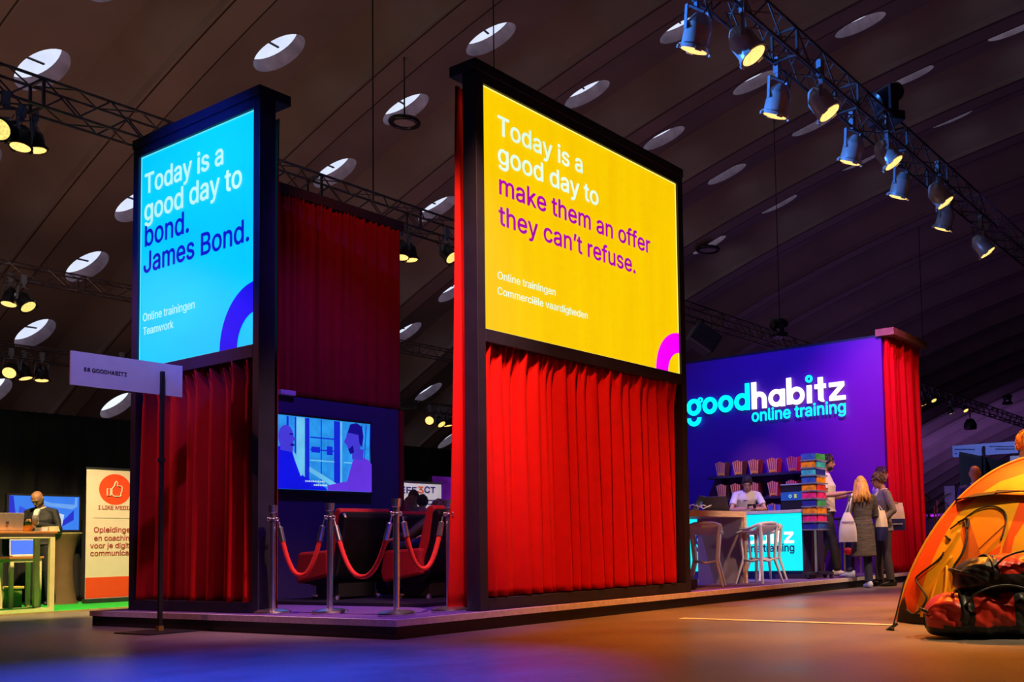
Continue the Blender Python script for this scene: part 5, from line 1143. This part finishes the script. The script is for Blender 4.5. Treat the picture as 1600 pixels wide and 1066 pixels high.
        if hair == 'quiff':
            mb = MB()
            for i in range(7): mb.tube([h3(-.05+.017*i, .04, .095), h3(-.045+.015*i, .085, .118), h3(-.04+.014*i, .098, .108)], [.016*k, .016*k, .006*k], 6)
            mb.build('fringe', hairm, t, world=False, smooth=True)
        if hair == 'long':
            mb = MB(); rnd = random.Random(4)
            for i in range(34):
                a = pi*(.02+.96*i/33)+pi; x, y = cos(a), sin(a); L = rnd.uniform(.22, .30); 
                p0 = h3(.070*x, .02+.085*y, .07); p1 = h3(.090*x, -.005+.105*y, -.02); p2 = h3(.100*x, -.02+.115*y, -.10); p3 = h3(.135*x+rnd.uniform(-.03, .03), -.05+.12*y, -.03-L); pm = p2.lerp(p3, .5)+hX*rnd.uniform(-.02, .02)
                mb.tube([p0, p1, p2, pm, p3], [.018, .026, .025, .020, .006], 6)
            mb.build('hair_lengths', hairm, t, world=False, smooth=True)
    if hair in ('short', 'quiff') or hair == 'bald':
        mb = MB()
        for s_ in (-1, 1): mb.tube([h3(s_*.052, .080, .040), h3(s_*.032, .094, .046), h3(s_*.014, .098, .042)], .0045*k, 6)
        mb.build('eyebrows', hairm or EYE, t, world=False, smooth=True)
    if beard:
        mb = MB(); mb.loft([(h3(0, .010, -.118), hX*.03*k, hY*.05*k), (h3(0, .014, -.105), hX*.049*k, hY*.065*k), (h3(0, .008, -.08), hX*.060*k, hY*.083*k), (h3(0, -.002, -.045), hX*.0685*k, hY*.092*k)], 22)
        rem = [f for f in mb.bm.faces if (f.calc_center_median()-hc).dot(hY)/k < -.005]; bmesh.ops.delete(mb.bm, geom=rem, context='FACES'); mb.build('beard', beard, t, world=False, smooth=True, solid=.003)
    if glasses:
        mb = MB()
        for s_ in (-1, 1):
            c = h3(s_*.033, .110, .016); mb.tube([c+(hX*.025*cos(a)+hZ*.017*sin(a))*k for a in [2*pi*i/16 for i in range(16)]], .0035*k, 5, closed=True); mb.tube([h3(s_*.058, .108, .02), h3(s_*.08, .0, .02), h3(s_*.082, -.02, .01)], .003*k, 5)
        mb.tube([h3(-.009, .112, .018), h3(.009, .112, .018)], .003*k, 5); mb.build('glasses', mat('dark spectacle frame', (.02, .015, .02), rough=.3), t, world=False, smooth=True)
    if badge:
        f = up.cross(sx); c = J['chest']+f*(.122*K+.022)+sx*(.07*K*badge[0])+up*.06*K; mb = MB(); mb.obox(c, sx*.03, f*.002, up*.006); mb.build('badge', badge[1], t, world=False)
    return t
def wpt(t, x, y, z): return chain(t) @ V((x, y, z))
DSUIT = mat('dark suit cloth', (.016, .015, .022), rough=.7, var=.2, scale=20); DTR = mat('dark trousers cloth', (.014, .014, .022), rough=.75, var=.2, scale=20); BLKS = mat('black shoe leather', (.012, .011, .012), rough=.35)
POLO = mat('white polo shirt', (.72, .70, .70), rough=.75, var=.05, scale=20); WSH = mat('white shirt', (.75, .73, .72), rough=.7); BRH = mat('dark brown hair', (.020, .012, .009), rough=.5, var=.4, scale=40); REDH = mat('light brown hair', (.16, .06, .025), rough=.5, var=.4, scale=40)
BLON = mat('blonde hair', (.62, .33, .09), rough=.45, var=.35, scale=40, stretch=(1, 1, .15)); GRYH = mat('grey brown hair', (.10, .06, .05), rough=.55, var=.3, scale=40); SNEA = mat('pale blue white sneaker', (.55, .68, .75), rough=.5); WSHOE = mat('white sneaker', (.75, .74, .74), rough=.5)
KNIT = mat('grey knit cardigan', (.085, .082, .090), rough=.9, var=.55, scale=30, bump=.3, stretch=(.2, .2, 3)); JEAN = mat('dark blue jeans', (.015, .02, .06), rough=.8, var=.2, scale=20); BLAZ = mat('grey blazer', (.20, .18, .21), rough=.75, var=.25, scale=40); GTR = mat('dark grey trousers', (.05, .045, .055), rough=.8)
NAVJ = mat('navy jacket', (.02, .035, .22), rough=.7); BRN = mat('brown grey pullover', (.16, .10, .08), rough=.85); PHON = mat('black phone', (.01, .01, .012), rough=.2)
def ground(px, d, z): p = atd(px, 800, d); return V((p.x, p.y, z))
# man in the dark suit, head bowed over a phone
g = ground(64, 15.35, .02); fd = (-FW+RT*.10).normalized()
p = person('man in a dark suit bowing his head over a phone in the left booth', g, fd, 1.78, dict(head=(0, .10, 1.60), neck=(0, .02, 1.47), elL=(-.27, .02, 1.15), wrL=(-.07, .25, 1.22), elR=(.27, .02, 1.15), wrR=(.07, .25, 1.22), palmL=(.3, -.1, 1), palmR=(-.3, -.1, 1), curl=.9, kneeL=(-.13, .02, .5), ankL=(-.15, -.02, .09), kneeR=(.11, .03, .5), ankR=(.13, -.02, .09)),
       (0, 42, 0), DSUIT, DTR, BLKS, 'bald', REDH, 1.0, lapel=WSH, skin=SKIN2, collar=WSH, beard=BRH)
q = wpt(p, 0, .32, 1.28); mb = MB(); mb.obox(q, RT*.075, (FW*.4+V((0, 0, .9))).normalized()*.04, (-FW*.9+V((0, 0, .4))).normalized()*.005); tag(mb.build('phone', PHON, bevel=.003), 'black phone in the hands of the man in the dark suit', 'phone')
# man behind the counter
g = ground(1163, 17.1, ST); fd = (-FW+RT*.25).normalized()
p = person('man in a white polo shirt leaning on the counter over his phone', g, fd, 1.80, dict(chest=(0, .10, 1.25), neck=(0, .18, 1.41), head=(.02, .27, 1.53), shL=(-.19, .16, 1.35), shR=(.19, .16, 1.35), elL=(-.27, .30, 1.10), wrL=(-.03, .50, 1.10), elR=(.30, .28, 1.10), wrR=(.10, .48, 1.11), palmL=(.4, -.3, 1), palmR=(-.4, -.3, 1), curl=.8, waist=(0, .03, 1.08)),
       (-12, 32, 0), POLO, DTR, BLKS, 'short', BRH, .34, collar=POLO, badge=(.8, BLKS))
q = wpt(p, .04, .58, 1.17); mb = MB(); mb.obox(q, RT*.07, V((0, 0, .035)), FW*.005); tag(mb.build('phone', PHON, bevel=.003), 'black phone held by the man at the counter', 'phone')
# bearded man in white polo by the rack
g = ground(1291, 16.35, ST); fd = (RT*.95-FW*.30).normalized()
p = person('bearded man in a white polo shirt gesturing beside the brochure rack', g, fd, 2.0, dict(elL=(-.25, .04, 1.13), wrL=(-.14, .27, 1.14), elR=(.25, .04, 1.14), wrR=(.22, .33, 1.17), palmR=(-.2, .2, 1), palmL=(.2, .2, 1), curl=.25, ankL=(-.10, -.16, .09), kneeL=(-.10, -.03, .5), ankR=(.11, .16, .09), kneeR=(.10, .10, .5)),
       (8, 6, 0), POLO, DTR, WSHOE, 'short', BRH, .34, beard=BRH, collar=POLO)
# woman with the tote bag
g = at(1341, 917, 2, 0); fd = (FW*.96-RT*.25).normalized()
p = person('blonde woman in a long grey cardigan seen from behind with a tote bag', (g.x-.42, 6.20, 0), fd, 1.71, dict(elL=(-.26, -.04, 1.14), wrL=(-.23, .14, .98), elR=(.24, .03, 1.13), wrR=(.15, .25, 1.10), kneeL=(-.14, .20, .60), ankL=(-.17, .16, .26), hipL=(-.09, .02, .92), toeL=(-.7, .7, 0), kneeR=(.07, .02, .5), ankR=(.06, -.03, .09)),
       (-18, 8, 0), KNIT, JEAN, SNEA, 'long', BLON, 1.0, female=True, coat=.42)
def tote(label, c, fx, wd, h, m1, m2, strap_top, split=.45, text=None, taper=.10):
    c, fx = V(c), V(fx).normalized(); t = thing('tote_bag', label, 'bag', c); n = V((fx.y, -fx.x, 0)); U = V((0, 0, 1))
    for nm, z0, z1, m in (('lower_half', 0, split, m2), ('upper_half', split, 1, m1)):
        mb = MB(); rings = []
        for i in range(7):
            z = z0+(z1-z0)*i/6; b = .055*sin(pi*min(1, .15+z*.8))+.008; a = wd/2*(1-taper*z*z*z-.04*z+.02*sin(5*z)); rings.append((c+U*h*z, fx*a, n*b))
        mb.loft(rings, 20, sq=2.2); o = mb.build(nm, m, t, smooth='auto')
    st = V(strap_top)
    for s_ in (-1, 1): mb = MB(); mb.tube([c+U*h*.98+fx*wd*.28*s_*(1-taper), (c+U*h+fx*wd*.20*s_*(1-taper)).lerp(st, .5)+n*.01*s_, st+n*.015*s_], .011, 6, flat=.4); mb.build('handle', m1, t, smooth=True)
    if text:
        mp = MB(); x = -.36; rnd = random.Random(8)
        while x < .34: s1 = rnd.uniform(.03, .07); mp.obox(c+U*h*split*text[0]+fx*wd*(x+s1/2)+n*.066, fx*wd*s1/2, n*.002, U*.009); x += s1+.018
        mp.build('print', mat(*text[1]), o)
    return t
NVB = mat('navy bag cloth', (.015, .02, .16), rough=.7); CRM = mat('cream bag cloth', (.72, .62, .50), rough=.75, var=.08); BAGW = mat('pale bag cloth', (.55, .56, .72), rough=.75, var=.08)
c = wpt(p, -.30, -.12, .70); tote('pale tote bag on the shoulder of the blonde woman', c, RT, .27, .44, BAGW, BAGW, wpt(p, -.17, -.02, 1.43), .62, (1.08, ('dark blue bag print', (.05, .08, .3))), .62)
mb = MB(); mb.loft([(wpt(p, -.24, .02, z), RT*r_, FW*r_*.5) for z, r_ in ((.50, .01), (.52, .05), (.56, .075), (.60, .06), (.62, .01))], 14); tag(mb.build('pouch', mat('red pouch', (.6, .02, .02), rough=.5), smooth=True), 'small red pouch hanging below the pale tote bag of the blonde woman', 'pouch')
# man with glasses
g = at(1386, 914, 2, 0); fd = (-RT*.62+FW*.10-FW*.35).normalized()
p = person('man with glasses and a grey blazer holding two tote bags', (g.x-.46, 6.13, 0), (-RT*.80-FW*.10).normalized(), 1.80, dict(elL=(-.26, -.08, 1.14), wrL=(-.22, .10, .98), elR=(.25, .0, 1.13), wrR=(.20, .20, 1.04), head=(0, .06, 1.61), kneeL=(-.11, .0, .5), ankL=(-.12, -.05, .09), kneeR=(.10, .06, .5), ankR=(.10, .06, .09)),
       (10, 10, 0), BLAZ, GTR, BLKS, 'short', GRYH, 1.0, glasses=True, lapel=WSH, coat=.08, skin=SKIN, collar=WSH)
c = at(1397, 829, 1, 6.15); tote('tote bag with white top and navy bottom hanging behind the man with glasses', (c.x, 6.15, c.z), (RT+V((0, 0, .0))), .36, .44, CRM, NVB, at(1388, 782, 1, 6.17), .42, (.55, ('white bag print', (.6, .6, .7))))
c = at(1371, 845, 1, 6.10); tote('tote bag with white top and navy bottom between the woman and the man with glasses', (c.x, 6.02, c.z), (RT*.6+FW*.8), .24, .46, WSH, NVB, at(1372, 790, 1, 6.1), .45)
# smiling man behind them on the stage
g = ground(1376, 16.75, ST)
person('smiling dark haired man in a white shirt behind the man with glasses', g, (RT*.9-FW*.25).normalized(), 1.80, dict(elR=(.25, .02, 1.13), wrR=(.2, .2, 1.05)), (-4, 2, 0), WSH, DTR, BLKS, 'short', BRH, 1.0, collar=WSH, beard=None, skin=SKIN2)
# bald man behind the tent
g = ground(1526, 14.1, 0)
person('bald man in a navy jacket seen from behind past the tent', g, (FW*.95+RT*.2).normalized(), 1.76, {}, (-10, 4, 0), NAVJ, DTR, BLKS, 'bald', GRYH, 1.0, collar=WSH, coat=.05)
# person with orange blonde hair cut by the right edge
g = ground(1605, 10.3, 0)
person('person with short blonde hair behind the tent at the right edge', (g.x, g.y, 0), (RT*.7-FW*.3).normalized(), 1.82, {}, (0, 6, 0), BRN, DTR, BLKS, 'short', mat('orange blonde hair', (.75, .30, .04), rough=.45, var=.3, scale=40), 1.0, female=True)
# visitors beyond the stage, seen between the seats
g = ground(638, 15.4, 0); person('visitor with brown hair beyond the stage, head showing above the seats at the left', g, (FW*.8+RT*.5).normalized(), 1.57, {}, (0, 12, 0), DSUIT, DTR, BLKS, 'long', REDH, 1.0, female=True)
g = ground(660, 14.9, 0); person('visitor with short dark hair beyond the stage, head showing above the seats at the right', g, (FW*.9-RT*.2).normalized(), 1.56, {}, (0, 10, 0), DSUIT, DTR, BLKS, 'short', BRH, 1.0)
g = ground(647, 16.4, 0); person('visitor facing the camera between the two dark heads beyond the stage', g, (-FW*.9+RT*.1).normalized(), 1.72, {}, (0, 10, 0), BLAZ, DTR, BLKS, 'short', GRYH, 1.0, skin=SKIN2)
# visitor sitting in the right cinema seat, hands on the lap
cs = V((7.74, 8.60, RI)); sdir = V((-sin(R(2)), cos(R(2)), 0))
person('visitor sitting in the right cinema seat with a hand on the armrest', (7.74, 8.60, RI), sdir, 1.74, dict(pelvis=(0, -.02, .57), waist=(0, -.06, .71), chest=(0, -.11, .80), neck=(0, -.14, .90), head=(.02, -.07, .96), hipL=(-.09, 0, .58), hipR=(.09, 0, .58), kneeL=(-.12, .46, .57), kneeR=(.12, .46, .57), ankL=(-.12, .56, .12), ankR=(.12, .56, .12), shL=(-.185, -.11, .85), shR=(.185, -.11, .85), elL=(-.34, .0, .70), wrL=(-.36, .22, .66), elR=(.29, .05, .74), wrR=(.15, .26, .70), palmL=(0, 0, -1), palmR=(0, 0, -1)),
       (0, 5, 0), DSUIT, JEAN, BLKS, 'short', BRH, .6)
